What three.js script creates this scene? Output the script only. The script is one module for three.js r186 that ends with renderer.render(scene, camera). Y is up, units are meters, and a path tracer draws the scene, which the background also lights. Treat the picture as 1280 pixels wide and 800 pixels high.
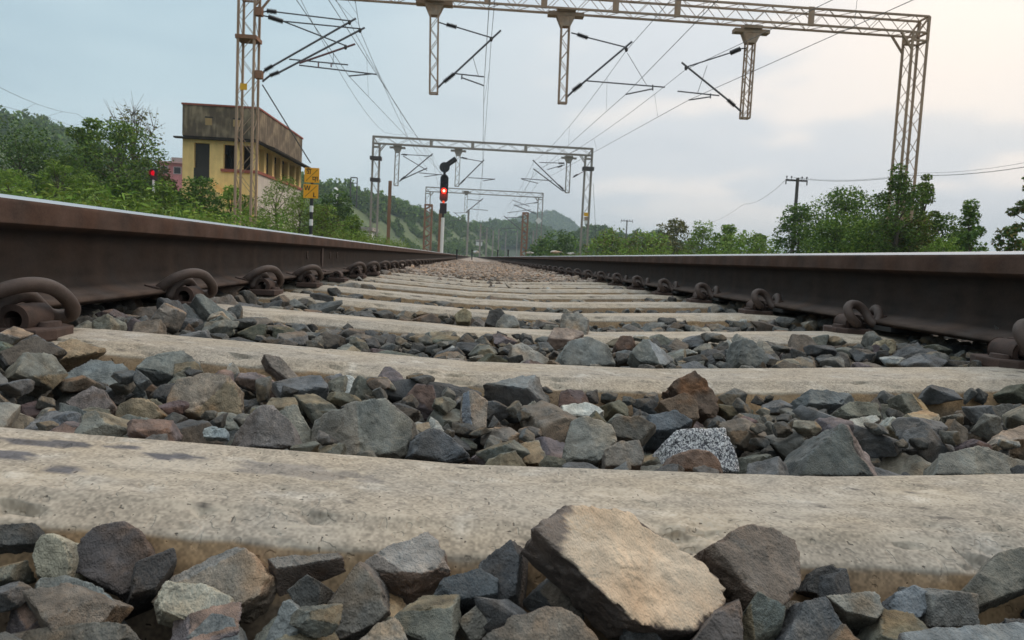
import * as THREE from 'three';
import { ImprovedNoise } from 'three/addons/math/ImprovedNoise.js';
import { mergeGeometries, mergeVertices } from 'three/addons/utils/BufferGeometryUtils.js';

// ---------------------------------------------------------------- camera
const scene = new THREE.Scene();
const V = (x, y, z) => new THREE.Vector3(x, y, z);
const EYE = V(0, 0.1646, 0);
const FOC = 944.4;                                   // focal length in pixels of a 1280 x 800 picture
const CR = V(0.99749975, 0.04865459, 0.05125399), CU = V(-0.04428433, 0.99554832, -0.08320123), CF = V(0.05507394, -0.08072346, -0.99521384);
const camera = new THREE.PerspectiveCamera(2 * Math.atan(400 / FOC) * 180 / Math.PI, 1.6, 0.02, 6000);
camera.position.copy(EYE);
camera.quaternion.setFromRotationMatrix(new THREE.Matrix4().makeBasis(CR, CU, CF.clone().negate()));
camera.focus = 0.85;
camera.userData.fStop = 30;
camera.updateMatrixWorld();

// ---------------------------------------------------------------- sky, sun, exposure
const N3 = new ImprovedNoise();
function fbm(x, y, z, o = 4, g = 0.5) { let s = 0, a = 1, t = 0; for (let i = 0; i < o; i++) { s += a * N3.noise(x + i * 17.3, y - i * 9.1, z + i * 5.7); t += a; a *= g; x *= 2.03; y *= 2.03; z *= 2.03; } return s / t; }
const clamp = (v, a = 0, b = 1) => Math.min(b, Math.max(a, v));
const sst = (a, b, v) => { const t = clamp((v - a) / (b - a)); return t * t * (3 - 2 * t); };
const lerp = (a, b, t) => a + (b - a) * t;
const mix3 = (a, b, t) => [lerp(a[0], b[0], t), lerp(a[1], b[1], t), lerp(a[2], b[2], t)];
{
  const W = 1024, H = 512, data = new Float32Array(W * H * 4);
  for (let j = 0; j < H; j++) for (let i = 0; i < W; i++) {
    const el = ((j + 0.5) / H - 0.5) * Math.PI, az = ((i + 0.5) / W - 0.5) * 2 * Math.PI;      // x = cos az, z = sin az
    const x = Math.cos(el) * Math.cos(az), y = Math.sin(el), z = Math.cos(el) * Math.sin(az);
    const ys = Math.max(y, 0);
    // overcast evening: cool away from the low sun, pale and warm towards it (the sun stands to +x, a little ahead)
    const toSun = x * 0.87 - z * 0.49, warm = sst(0.0, 1.0, toSun);
    let c = mix3([0.475, 0.61, 0.675], [0.665, 0.695, 0.725], sst(0, 0.8, warm));
    c = mix3(c, mix3([0.54, 0.645, 0.69], [0.74, 0.71, 0.71], warm), Math.exp(-ys * 9));          // towards the horizon
    const up = 1 + 1.0 * sst(0.2, 1, ys); c = mix3(c, [0.66, 0.675, 0.69], 0.8 * sst(0.3, 0.8, ys));                                                        // an overcast sky is brighter overhead
    // stratus: broad soft streaks
    const q = 1 / (ys + 0.16), n = fbm(x * q * 0.55, y * 2.2 + 3.1, z * q * 0.55, 5);
    const m = fbm(x * q * 1.3 + 8, y * 5, z * q * 1.3, 4);
    const cl = sst(0.0, 0.2, n * 0.9 + m * 0.75), dk = sst(0.05, 0.35, -n - m * 0.4);
    const cc = mix3([0.60, 0.69, 0.735], [0.97, 0.875, 0.80], sst(0.1, 0.95, warm));
    c = mix3(c, [c[0] * 0.90, c[1] * 0.92, c[2] * 0.94], 1.3 * dk * sst(0.0, 0.1, ys)); c = mix3(c, cc, cl * (0.42 + 0.38 * warm) * sst(0.0, 0.12, ys));
    const gl = Math.exp(-((1 - (x * 0.529 + y * 0.285 - z * 0.80)) / 0.008));                     // bright cloud ahead of the low sun
    c = mix3(c, [1.06, 0.93, 0.80], 0.55 * gl * sst(-0.2, 0.3, n + 0.1));
    const k = (y < 0 ? 0.25 : up) * lerp(0.68, 1, sst(-0.95, 0.25, x * 0.55 - z * 0.83)), o = (j * W + i) * 4;  // unseen sky behind the camera is dimmed to deepen shade on near faces
    data[o] = c[0] * k; data[o + 1] = c[1] * k; data[o + 2] = c[2] * k; data[o + 3] = 1;
  }
  const sky = new THREE.DataTexture(data, W, H, THREE.RGBAFormat, THREE.FloatType);
  sky.mapping = THREE.EquirectangularReflectionMapping; sky.magFilter = sky.minFilter = THREE.LinearFilter; sky.needsUpdate = true;
  scene.background = sky; scene.environment = sky;
}
const sun = new THREE.DirectionalLight(0xffe2c0, 0.9);
sun.position.set(60, 52, -34); sun.castShadow = true; sun.shadow.radius = 40;
Object.assign(sun.shadow.camera, { left: -60, right: 60, top: 60, bottom: -60, near: 1, far: 300 }); sun.shadow.mapSize.set(4096, 4096);
scene.add(sun); scene.add(sun.target);
scene.fog = new THREE.FogExp2(0xcfe0ea, 0.00055);
const renderer = new THREE.WebGLRenderer({ antialias: true });
renderer.toneMapping = THREE.LinearToneMapping; renderer.toneMappingExposure = 1.17; renderer.shadowMap.enabled = true;

// ---------------------------------------------------------------- helpers
function rng(seed) { let a = seed >>> 0; return () => { a = (a + 0x6D2B79F5) >>> 0; let t = a; t = Math.imul(t ^ (t >>> 15), t | 1); t ^= t + Math.imul(t ^ (t >>> 7), t | 61); return ((t ^ (t >>> 14)) >>> 0) / 4294967296; }; }
const used = {};
const numbered = (n) => { const k = used[n] = (used[n] ?? -1) + 1; return k ? `${n}_${String(k).padStart(3, '0')}` : n; };
function shade(o) { o.traverse((m) => { if (m.isMesh) { m.castShadow = true; m.receiveShadow = true; } }); return o; }
function tag(o, label, category, group) { o.userData.label = label; o.userData.category = category; if (group) o.userData.group = group; return o; }
function thing(name, label, category, pos = [0, 0, 0], group) { const o = new THREE.Group(); o.name = numbered(name); o.position.set(...pos); scene.add(o); return tag(o, label, category, group); }
function mesh(name, geo, mat, parent) { const m = new THREE.Mesh(geo, mat); m.name = parent ? name : numbered(name); m.castShadow = m.receiveShadow = true; (parent || scene).add(m); return m; }
function sub(name, parent) { const g = new THREE.Group(); g.name = name; parent.add(g); return g; }
function struct(o) { o.userData.kind = 'structure'; return o; }
function ray(px, py) { return CF.clone().multiplyScalar(FOC).addScaledVector(CR, px - 640).addScaledVector(CU, 400 - py); }
function at(px, py, d) { const v = ray(px, py); return EYE.clone().addScaledVector(v, d / -v.z); }       // the place at distance d along the track
function std(color, rough = 0.9, extra = {}) { const m = new THREE.MeshStandardMaterial({ roughness: rough, ...extra }); if (Array.isArray(color)) m.color.setRGB(...color); else m.color.set(color); return m; }
const unit = new THREE.BoxGeometry(1, 1, 1), unitCyl = new THREE.CylinderGeometry(1, 1, 1, 12), Y = V(0, 1, 0);
function barMatrix(a, b, w, h = w) {
  const d = b.clone().sub(a), L = d.length(); d.normalize();
  const q = new THREE.Quaternion().setFromUnitVectors(Y, d);
  return new THREE.Matrix4().compose(a.clone().add(b).multiplyScalar(0.5), q, V(w, L, h));
}
function bar(name, a, b, w, mat, parent, geo = unit, h = w) { const m = mesh(name, geo, mat, parent); barMatrix(a, b, w, h).decompose(m.position, m.quaternion, m.scale); return m; }
const rod = (name, a, b, r, mat, parent) => bar(name, a, b, r, mat, parent, unitCyl);
const barGeo = (a, b, w, geo = unit, h = w) => geo.clone().applyMatrix4(barMatrix(a, b, w, h));
function boxGeo(x0, x1, y0, y1, z0, z1) { const g = new THREE.BoxGeometry(x1 - x0, y1 - y0, z1 - z0); g.translate((x0 + x1) / 2, (y0 + y1) / 2, (z0 + z1) / 2); return g; }
// box-projected uv, `tile` metres to a repeat; the geometry comes back with vertices of its own per triangle
function boxUV(geo, tile, off = 0) {
  const g = geo.index ? geo.toNonIndexed() : geo, p = g.attributes.position.array, n = p.length / 9, uv = new Float32Array(n * 6);
  for (let t = 0; t < n; t++) {
    const o = t * 9, ax = p[o + 3] - p[o], ay = p[o + 4] - p[o + 1], az = p[o + 5] - p[o + 2], bx = p[o + 6] - p[o], by = p[o + 7] - p[o + 1], bz = p[o + 8] - p[o + 2];
    const nx = Math.abs(ay * bz - az * by), ny = Math.abs(az * bx - ax * bz), nz = Math.abs(ax * by - ay * bx);
    const [i, j] = nx > ny && nx > nz ? [2, 1] : ny > nz ? [0, 2] : [0, 1];
    for (let k = 0; k < 3; k++) { uv[t * 6 + k * 2] = p[o + k * 3 + i] / tile + off; uv[t * 6 + k * 2 + 1] = p[o + k * 3 + j] / tile + off * 0.7; }
  }
  g.setAttribute('uv', new THREE.BufferAttribute(uv, 2));
  return g;
}

// ---------------------------------------------------------------- textures (grain, pits, mottle)
function hash2(x, y, s) { let h = Math.imul(x, 374761393) + Math.imul(y, 668265263) + Math.imul(s, 2147483647 - 5); h = Math.imul(h ^ (h >>> 13), 1274126177); return ((h ^ (h >>> 16)) >>> 0) / 4294967296; }
function tnoise(u, v, P, s, Q = P) { const x = u * P, y = v * Q, i = Math.floor(x), j = Math.floor(y), f = x - i, g = y - j, a = f * f * (3 - 2 * f), b = g * g * (3 - 2 * g), w = (n) => ((n % P) + P) % P, h = (n) => ((n % Q) + Q) % Q;
  return lerp(lerp(hash2(w(i), h(j), s), hash2(w(i + 1), h(j), s), a), lerp(hash2(w(i), h(j + 1), s), hash2(w(i + 1), h(j + 1), s), a), b); }
function tfbm(u, v, P, o, s, g = 0.55, Q = P) { let t = 0, a = 1, w = 0; for (let k = 0; k < o; k++) { t += a * tnoise(u, v, P << k, s + k, Q << k); w += a; a *= g; } return t / w; }
function tex(n, fn, srgb) {
  const d = new Uint8Array(n * n * 4), e = (v) => srgb ? (v <= 0.0031308 ? 12.92 * v : 1.055 * Math.pow(v, 1 / 2.4) - 0.055) : v;
  for (let j = 0; j < n; j++) for (let i = 0; i < n; i++) { const c = fn(i / n, j / n), o = (j * n + i) * 4; for (let k = 0; k < 3; k++) d[o + k] = Math.round(clamp(e(clamp(c.length ? c[k] : c))) * 255); d[o + 3] = 255; }
  const t = new THREE.DataTexture(d, n, n, THREE.RGBAFormat); t.wrapS = t.wrapT = THREE.RepeatWrapping; t.magFilter = THREE.LinearFilter; t.minFilter = THREE.LinearMipmapLinearFilter; t.generateMipmaps = true;
  if (srgb) t.colorSpace = THREE.SRGBColorSpace; t.needsUpdate = true; return t;
}
const T = {};
T.stone = tex(512, (u, v) => {
  const a = tfbm(u, v, 5, 6, 11, 0.62), b = tnoise(u, v, 120, 31), c = tnoise(u, v, 200, 57), vein = Math.abs(tfbm(u, v, 4, 5, 71) - 0.5), sc = Math.abs(tfbm(u, v, 6, 4, 171, 0.5, 14) - 0.5);
  let g = 0.72 + 1.1 * (a - 0.5) + 0.16 * (b - 0.5) + (c > 0.95 ? 0.2 : c < 0.04 ? -0.25 : 0); if (vein < 0.006) g += 0.2; if (sc < 0.010) g -= 0.14;
  const w = tfbm(u, v, 3, 4, 90) - 0.5; return [g * (1 + 0.22 * w), g, g * (1 - 0.25 * w)];
}, true);
T.stoneBump = tex(512, (u, v) => 0.5 + 0.7 * (tfbm(u, v, 5, 7, 203, 0.62) - 0.5) + 0.12 * (tnoise(u, v, 128, 9) - 0.5));
T.smooth = tex(512, (u, v) => { const a = tfbm(u, v, 4, 6, 1101), b = tnoise(u, v, 150, 3), c = tnoise(u, v, 90, 13); const g = 0.80 + 0.30 * (a - 0.5) + 0.08 * (b - 0.5) + (c > 0.97 ? -0.18 : 0), w = tfbm(u, v, 3, 4, 1140) - 0.5; return [g * (1 + 0.18 * w), g, g * (1 - 0.2 * w)]; }, true);
T.granite = tex(256, (u, v) => { const a = tfbm(u, v, 22, 3, 5, 0.7), b = tfbm(u, v, 26, 3, 77, 0.7); return a < 0.43 ? [0.05, 0.05, 0.06] : b > 0.53 ? [0.24, 0.24, 0.26] : [0.66, 0.66, 0.65]; }, true);
T.concrete = tex(1024, (u, v) => {
  const a = tfbm(u, v, 5, 6, 401), b = tnoise(u, v, 300, 7), c = tnoise(u, v, 180, 8), d = tfbm(u, v, 40, 3, 15), wash = tfbm(u, v, 4, 4, 61, 0.55, 16);
  let g = 0.76 + 0.26 * (a - 0.5) + 0.40 * (b - 0.5) + 0.22 * (c - 0.5) + 0.32 * (d - 0.5); if (wash > 0.63) g += 0.16 * sst(0.63, 0.7, wash); if (c > 0.95) g *= 0.42; if (b > 0.955) g += 0.24;
  const w = tfbm(u, v, 7, 3, 500) - 0.5; return [g * (1 + 0.1 * w), g, g * (1 - 0.16 * w)];
}, true);
T.concreteBump = tex(1024, (u, v) => { const c = tnoise(u, v, 180, 8), p = tfbm(u, v, 60, 2, 33); return 0.62 + 0.4 * (tfbm(u, v, 12, 7, 303, 0.6) - 0.5) - (c > 0.955 ? 0.5 : 0) - (p > 0.74 ? 0.3 : 0); });
T.rust = tex(512, (u, v) => { const a = tfbm(u, v, 8, 6, 601), s = tfbm(u, v, 24, 3, 621, 0.55, 6), b = tnoise(u, v, 200, 3); const g = 0.62 + 0.5 * (a - 0.5) + 0.25 * (s - 0.5) + 0.15 * (b - 0.5), w = tfbm(u, v, 5, 4, 640) - 0.5; return [g * (1 + 0.4 * w), g * (1 + 0.05 * w), g * (1 - 0.25 * w)]; }, true);
T.rustBump = tex(512, (u, v) => tfbm(u, v, 16, 6, 661, 0.65));
T.plaster = tex(512, (u, v) => { const a = tfbm(u, v, 4, 6, 701), b = tfbm(u, v, 14, 5, 720, 0.55, 3), c = tnoise(u, v, 120, 4); const g = 0.84 + 0.28 * (a - 0.5) + 0.26 * (b - 0.5) + 0.08 * (c - 0.5); return [g, g * (1 + 0.1 * (a - 0.5)), g]; }, true);
T.stain = tex(512, (u, v) => { const a = tfbm(u, v, 4, 6, 801), b = tfbm(u, v, 18, 5, 820, 0.55, 3), k = sst(0.26, 0.56, 0.55 * a + 0.45 * b); return mix3([0.40, 0.35, 0.275], [0.15, 0.127, 0.105], k); }, true);
T.earth = tex(1024, (u, v) => { const a = tfbm(u, v, 6, 6, 901), b = tnoise(u, v, 260, 2), c = tfbm(u, v, 60, 3, 930); const g = 0.6 + 0.5 * (a - 0.5) + 0.5 * (b - 0.5) + 0.5 * (c - 0.5), w = a - 0.5; return [g * (1 + 0.3 * w), g, g * (1 - 0.3 * w)]; }, true);
T.bump = tex(512, (u, v) => tfbm(u, v, 8, 7, 951, 0.6));

// ---------------------------------------------------------------- materials
const M = {
  stone: std([1, 1, 1], 0.86, { vertexColors: true, map: T.stone, bumpMap: T.stoneBump, bumpScale: 0.0042 }),
  granite: std([0.95, 0.95, 0.95], 0.7, { map: T.granite, bumpMap: T.stoneBump, bumpScale: 0.002 }),
  smooth: std([1, 1, 1], 0.9, { vertexColors: true, map: T.smooth, bumpMap: T.stoneBump, bumpScale: 0.0030 }),
  concrete: std([1, 1, 1], 0.93, { vertexColors: true, map: T.concrete, bumpMap: T.concreteBump, bumpScale: 0.002 }),
  rail: new THREE.MeshPhysicalMaterial({ roughness: 0.85, specularIntensity: 0.25, vertexColors: true, map: T.rust, bumpMap: T.rustBump, bumpScale: 0.0005 }),
  crown: std([0.46, 0.465, 0.48], 0.34, { metalness: 1 }),
  clip: std([0.095, 0.064, 0.052], 0.68, { map: T.rust, bumpMap: T.rustBump, bumpScale: 0.0006 }),
  insert: std([0.092, 0.056, 0.044], 0.85, { map: T.rust, bumpMap: T.rustBump, bumpScale: 0.0008 }),
  rubber: std([0.02, 0.02, 0.02], 0.9),
  steelBrown: std([0.56, 0.385, 0.265], 0.8, { map: T.rust }),
  steelPale: std([0.46, 0.41, 0.36], 0.75, { map: T.rust }),
  steelDark: std([0.10, 0.085, 0.08], 0.75, { map: T.rust }),
  rustMast: std([0.42, 0.215, 0.125], 0.85, { map: T.rust }),
  tube: std([0.12, 0.115, 0.125], 0.6),
  tubeRed: std([0.20, 0.10, 0.10], 0.7),
  insulator: std([0.035, 0.028, 0.028], 0.4),
  wire: std([0.12, 0.125, 0.13], 0.6),
  yellow: std([0.80, 0.42, 0.025], 0.6),
  white: std([0.75, 0.74, 0.71], 0.7),
  black: std([0.018, 0.018, 0.02], 0.55),
};

// ---------------------------------------------------------------- the track: sizes
const XL = -0.688, XR = 0.988, XC = 0.15, RAILTOP = 0.2237, FOOTY = 0.0517, SP = 0.6, Z0 = -0.53;   // inner faces of the rail heads, track centre, heights, sleeper spacing
const FAR = -330;
function sleeperTop(x) { const r = Math.abs(x - XC); return 0.047 * Math.max(0, Math.min(r, 0.72) - 0.15) + (r > 1.06 ? -0.06 * (r - 1.06) : 0); }

// ---------------------------------------------------------------- ground
{
  const g = new THREE.PlaneGeometry(5000, 5000, 1, 1); g.rotateX(-Math.PI / 2); g.translate(0, -0.62, -800);
  const uv = g.attributes.uv; for (let i = 0; i < uv.count; i++) uv.setXY(i, uv.getX(i) * 900, uv.getY(i) * 900);
  struct(mesh('ground', g, std([0.11, 0.115, 0.055], 1, { map: T.earth }))).userData.label = 'low grassy ground reaching to the hills';
}
// ballast bed: a bumpy sheet with shoulders; the stones lie on it
const bed = (() => {
  const xs = []; for (let x = -4.2; x <= 4.5; x += 0.075) xs.push(x);
  const zs = []; for (let z = 2, s = 0.075; z > FAR; z -= s, s = z < -8 ? s * 1.04 : s) zs.push(z); zs.push(FAR);
  const pos = [], uv = [], idx = [], col = [], nx = xs.length;
  for (const z of zs) for (const x of xs) {
    const r = Math.abs(x - XC); let y;
    if (r < 0.86) { y = -0.075 + 0.012 * N3.noise(x * 14, 1, z * 14); if (z < -24) y = lerp(y, 0.012 + 0.012 * fbm(x * 9, 2, z * 2.2, 3), sst(-24, -27, z)); }
    else y = lerp(-0.02, 0.043, sst(0.88, 1.02, r)) - 0.633 * sst(1.6, 3.9, r) + 0.012 * N3.noise(x * 14, 1, z * 14);
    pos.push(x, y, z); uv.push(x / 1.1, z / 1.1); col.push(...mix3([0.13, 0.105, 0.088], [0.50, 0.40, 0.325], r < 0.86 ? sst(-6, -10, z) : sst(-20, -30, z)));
  }
  for (let j = 0; j < zs.length - 1; j++) for (let i = 0; i < nx - 1; i++) { const a = j * nx + i; idx.push(a, a + 1, a + nx, a + 1, a + nx + 1, a + nx); }
  const g = new THREE.BufferGeometry(); g.setAttribute('position', new THREE.Float32BufferAttribute(pos, 3)); g.setAttribute('uv', new THREE.Float32BufferAttribute(uv, 2)); g.setAttribute('color', new THREE.Float32BufferAttribute(col, 3)); g.setIndex(idx); g.computeVertexNormals();
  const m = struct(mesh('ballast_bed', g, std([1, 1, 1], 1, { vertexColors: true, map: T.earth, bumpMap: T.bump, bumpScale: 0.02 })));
  m.userData.label = 'bed of broken stone under and between the concrete sleepers'; return m;
})();

// ---------------------------------------------------------------- rails
function railProfile() {      // half section of a 60 kg rail, x towards the track centre, y up from the foot; [x, y, zone]
  const H = RAILTOP - FOOTY, p = [];
  p.push([-0.075, 0, 'f'], [0.075, 0, 'f'], [0.075, 0.0115, 'f'], [0.060, 0.0148, 'f'], [0.040, 0.0195, 'f'], [0.022, 0.0265, 'w'], [0.0135, 0.034, 'w'], [0.0098, 0.046, 'w'], [0.0083, 0.075, 'w'], [0.0083, 0.10, 'w'], [0.0105, H - 0.060, 'w'], [0.017, H - 0.052, 'w'], [0.0345, H - 0.0435, 'h'], [0.0362, H - 0.041, 'h'], [0.0362, H - 0.0135, 'h'], [0.0362, H - 0.0095, 'h'], [0.0345, H - 0.0060, 'h'], [0.0322, H - 0.0046, 'h']);
  return p;
}
function loft(points, colours, zs, closed, X0) {
  const pos = [], uv = [], col = [], idx = [], n = points.length; let per = [0];
  for (let i = 1; i < n; i++) per.push(per[i - 1] + Math.hypot(points[i][0] - points[i - 1][0], points[i][1] - points[i - 1][1]));
  for (const z of zs) for (let i = 0; i < n; i++) { const c = colours(points[i], z); pos.push(X0 + points[i][0], FOOTY + points[i][1], z); uv.push(per[i] / 0.35, z / 0.35); col.push(...c); }
  for (let j = 0; j < zs.length - 1; j++) for (let i = 0; i < n - 1; i++) { const a = j * n + i, b = a + n; idx.push(a, a + 1, b, a + 1, b + 1, b); }
  const g = new THREE.BufferGeometry(); g.setAttribute('position', new THREE.Float32BufferAttribute(pos, 3)); g.setAttribute('uv', new THREE.Float32BufferAttribute(uv, 2)); g.setAttribute('color', new THREE.Float32BufferAttribute(col, 3)); g.setIndex(idx);
  return g;
}
function rail(side, label) {
  const s = side, half = railProfile(), H = RAILTOP - FOOTY, X0 = s < 0 ? XL - 0.0362 : XR + 0.0362;
  const full = [...half, ...half.slice(1).reverse().map(([x, y, z]) => [-x, y, z])];
  // sharper shading at the arrises: double the points where the profile turns hard
  const zs = []; for (let z = 1.2, st = 0.03; z > FAR; z -= st, st = z < -3 ? st * 1.035 : st) zs.push(z); zs.push(FAR);
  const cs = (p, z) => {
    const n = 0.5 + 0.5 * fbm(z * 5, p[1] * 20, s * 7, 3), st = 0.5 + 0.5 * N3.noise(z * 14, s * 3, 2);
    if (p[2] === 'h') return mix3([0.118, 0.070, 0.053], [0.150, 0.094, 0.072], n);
    if (p[2] === 'w') return mix3([0.034, 0.026, 0.022], [0.060, 0.044, 0.037], n * 0.5 + 0.5 * st * st);  // web tone: grime, with some shade of the overhanging head painted in
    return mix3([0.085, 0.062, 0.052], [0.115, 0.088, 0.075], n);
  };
  const t = thing('steel_rail', label, 'rail', [0, 0, 0]);
  const dup = []; for (const p of full) { dup.push(p); }
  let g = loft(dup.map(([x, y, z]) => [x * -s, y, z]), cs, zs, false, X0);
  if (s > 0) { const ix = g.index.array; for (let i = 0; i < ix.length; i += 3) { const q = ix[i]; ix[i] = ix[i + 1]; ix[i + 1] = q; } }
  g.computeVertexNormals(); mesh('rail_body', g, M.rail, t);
  // the polished running surface: gauge corner, crown and far corner, a little proud of the rusty head
  const top = [[0.0349, H - 0.0062, 'c'], [0.0331, H - 0.0048, 'c'], [0.0300, H - 0.0025, 'c'], [0.0262, H - 0.0008, 'c'], [0.018, H + 0.0004, 'c'], [0, H + 0.0008, 'c'], [-0.018, H + 0.0004, 'c'], [-0.0262, H - 0.0008, 'c'], [-0.0300, H - 0.0025, 'c'], [-0.0331, H - 0.0048, 'c'], [-0.0349, H - 0.0062, 'c']];
  g = loft(top.map(([x, y, z]) => [x * -s, y, z]), () => [1, 1, 1], zs, false, X0);
  if (s > 0) { const ix = g.index.array; for (let i = 0; i < ix.length; i += 3) { const q = ix[i]; ix[i] = ix[i + 1]; ix[i + 1] = q; } }
  g.computeVertexNormals(); g.deleteAttribute('color'); mesh('polished_crown', g, M.crown, t);
  return t;
}
const railA = rail(-1, 'rusty steel rail with bright polished top running below the yellow signal cabin');
const railB = rail(1, 'dark steel rail with bright polished top running below the wooden utility pole');
{   // welded joint and the two bolt holes beyond it on the cabin side
  const z = -3.62, g = boxGeo(-0.004, 0.004, 0.02, RAILTOP - FOOTY - 0.01, -0.014, 0.014);
  const c = mesh('weld_collar', boxUV(g, 0.35), M.insert, railA); c.position.set(XL - 0.0362 + 0.0125, FOOTY, z);
  for (const dz of [-0.22, -0.42, 0.3]) { const h = new THREE.TorusGeometry(0.015, 0.003, 8, 20); h.rotateY(Math.PI / 2); const m = mesh('bolt_hole_rim', h, M.insert, railA); m.position.set(XL - 0.0362 + 0.0095, FOOTY + 0.085, z + dz);
    const k = mesh('bolt_hole_shade', new THREE.CylinderGeometry(0.0135, 0.0135, 0.004, 16).rotateZ(Math.PI / 2), M.rubber, railA); k.position.set(XL - 0.0362 + 0.0085, FOOTY + 0.085, z + dz); }  // dark disc paints the shade inside the hole; the web is not pierced
}

// ---------------------------------------------------------------- sleepers
const SECTION = [[0.128, -0.17], [0.118, -0.10], [0.108, -0.055], [0.100, -0.030], [0.0955, -0.0165], [0.0945, -0.0135], [0.0930, -0.0118], [0.0905, -0.0104], [0.0820, -0.0072], [0.0740, -0.0040], [0.0705, -0.0024], [0.0685, -0.0012], [0.0650, -0.0002], [0.0600, 0], [0.045, 0.0005], [0.030, 0.0005], [0.015, 0.0005], [0, 0.0005], [-0.015, 0.0005], [-0.030, 0.0005], [-0.045, 0.0003], [-0.058, 0], [-0.0640, -0.0010], [-0.0685, -0.0030], [-0.074, -0.0075], [-0.082, -0.018], [-0.095, -0.05], [-0.110, -0.12], [-0.120, -0.17]];
const STAINS = [[-0.37, 0.035, 0.028, 0.006], [-0.335, 0.008, 0.05, 0.012], [-0.30, -0.028, 0.028, 0.01], [-0.36, -0.025, 0.022, 0.008], [-0.262, 0.03, 0.014, 0.006], [-0.21, -0.018, 0.02, 0.009], [-0.255, -0.03, 0.014, 0.006], [-0.115, -0.005, 0.055, 0.018]];
function sleeperGeo(seed, nx, fine, stains, crack) {
  const sec = [];
  for (let i = 0; i < SECTION.length - 1; i++) for (let k = 0; k < fine; k++) sec.push([lerp(SECTION[i][0], SECTION[i + 1][0], k / fine), lerp(SECTION[i][1], SECTION[i + 1][1], k / fine)]);
  sec.push(SECTION[SECTION.length - 1]);
  let per = [0]; for (let i = 1; i < sec.length; i++) per.push(per[i - 1] + Math.hypot(sec[i][0] - sec[i - 1][0], sec[i][1] - sec[i - 1][1]));
  const pos = [], uv = [], col = [], idx = [], m = sec.length, L = 1.375;
  for (let j = 0; j <= nx; j++) {
    const x = -L + 2 * L * j / nx;
    for (let i = 0; i < m; i++) {
      let [z, y] = sec[i]; const ty = sleeperTop(x + XC);
      const front = z > 0, depth = -y;
      const edge = Math.exp(-Math.pow((y + 0.006) / 0.007, 2));
      const chip = sst(0.2, 0.36, fbm(x * 30, z * 46, seed * 3.3, 3)) * edge;
      const dent = fbm(x * 9, z * 20 + y * 14, seed, 4);
      const wy = y + 0.0006 * dent - 0.006 * chip + ty * (y > -0.05 ? 1 : clamp((0.17 + y) / 0.12)), wz = z + 0.0007 * N3.noise(x * 30, y * 60, seed + 5) - Math.sign(z) * 0.004 * chip;
      pos.push(x + XC, wy, wz); uv.push((x + seed * 0.37) / 0.45, (per[i] + seed * 0.11) / 0.45);
      // cement grey-buff on top, ochre dirt clinging to the side faces below a ragged line
      const n1 = fbm(x * 3.1, z * 9 + seed, 4, 5), n2 = fbm(x * 24, y * 60 + z * 30, seed + 2, 4);
      let c = mix3([0.465, 0.395, 0.31], [0.40, 0.35, 0.285], sst(-0.35, 0.35, n1));
      c = mix3(c, [0.62, 0.565, 0.49], 0.8 * sst(0.14, 0.4, n2) * Math.exp(-Math.pow((y + 0.004) / 0.01, 2)));
      const drop = 0.0125 + 0.005 * n2 + 0.004 * fbm(x * 7, 3, seed, 3);
      const dirt = sst(drop, drop + 0.004, depth);
      c = mix3(c, mix3([0.43, 0.27, 0.135], [0.35, 0.235, 0.14], sst(-0.3, 0.3, fbm(x * 13, y * 18, seed + 9, 4))), dirt * 0.9);
      const soil = sst(0.036 + 0.012 * n2, 0.052 + 0.02 * n2, depth); c = mix3(c, [0.20, 0.16, 0.12], soil * 0.8);
      c = mix3(c, [0.38, 0.30, 0.20], 0.32 * sst(0.05, 0.4, fbm(x * 5, z * 18, seed + 20, 5)));
      if (stains) for (const [sx, sz, rx, rz] of stains) { const q = Math.hypot((x + XC - sx) / rx, (z - sz) / rz) + 1.1 * fbm(x * 45, z * 80, 3, 5); c = mix3(c, [0.105, 0.10, 0.11], (rx > 0.054 ? 0.5 : 0.95) * (1 - sst(0.86, 0.98, q)) * (y > -0.02 ? 1 : 0)); }
      const pit = N3.noise(x * 70, z * 110 + y * 90, seed + 40); if (y > -0.03 && pit > 0.56) c = mix3(c, [0.08, 0.07, 0.062], 0.9 * sst(0.56, 0.62, pit));
      if (crack) { const q = Math.abs(x + XC - crack - 0.006 * N3.noise(y * 60, z * 60, 1)); if (q < 0.004 && z > -0.01) c = mix3(c, [0.06, 0.05, 0.045], 0.85); }
      col.push(...c);
    }
  }
  for (let j = 0; j < nx; j++) for (let i = 0; i < m - 1; i++) { const a = j * m + i, b = a + m; idx.push(a, b, a + 1, a + 1, b, b + 1); }
  for (const e of [0, nx]) for (let i = 1; i < m - 1; i++) e ? idx.push(e * m, e * m + i, e * m + i + 1) : idx.push(0, i + 1, i);
  const g = new THREE.BufferGeometry(); g.setAttribute('position', new THREE.Float32BufferAttribute(pos, 3)); g.setAttribute('uv', new THREE.Float32BufferAttribute(uv, 2)); g.setAttribute('color', new THREE.Float32BufferAttribute(col, 3)); g.setIndex(idx); g.computeVertexNormals();
  return g;
}
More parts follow.
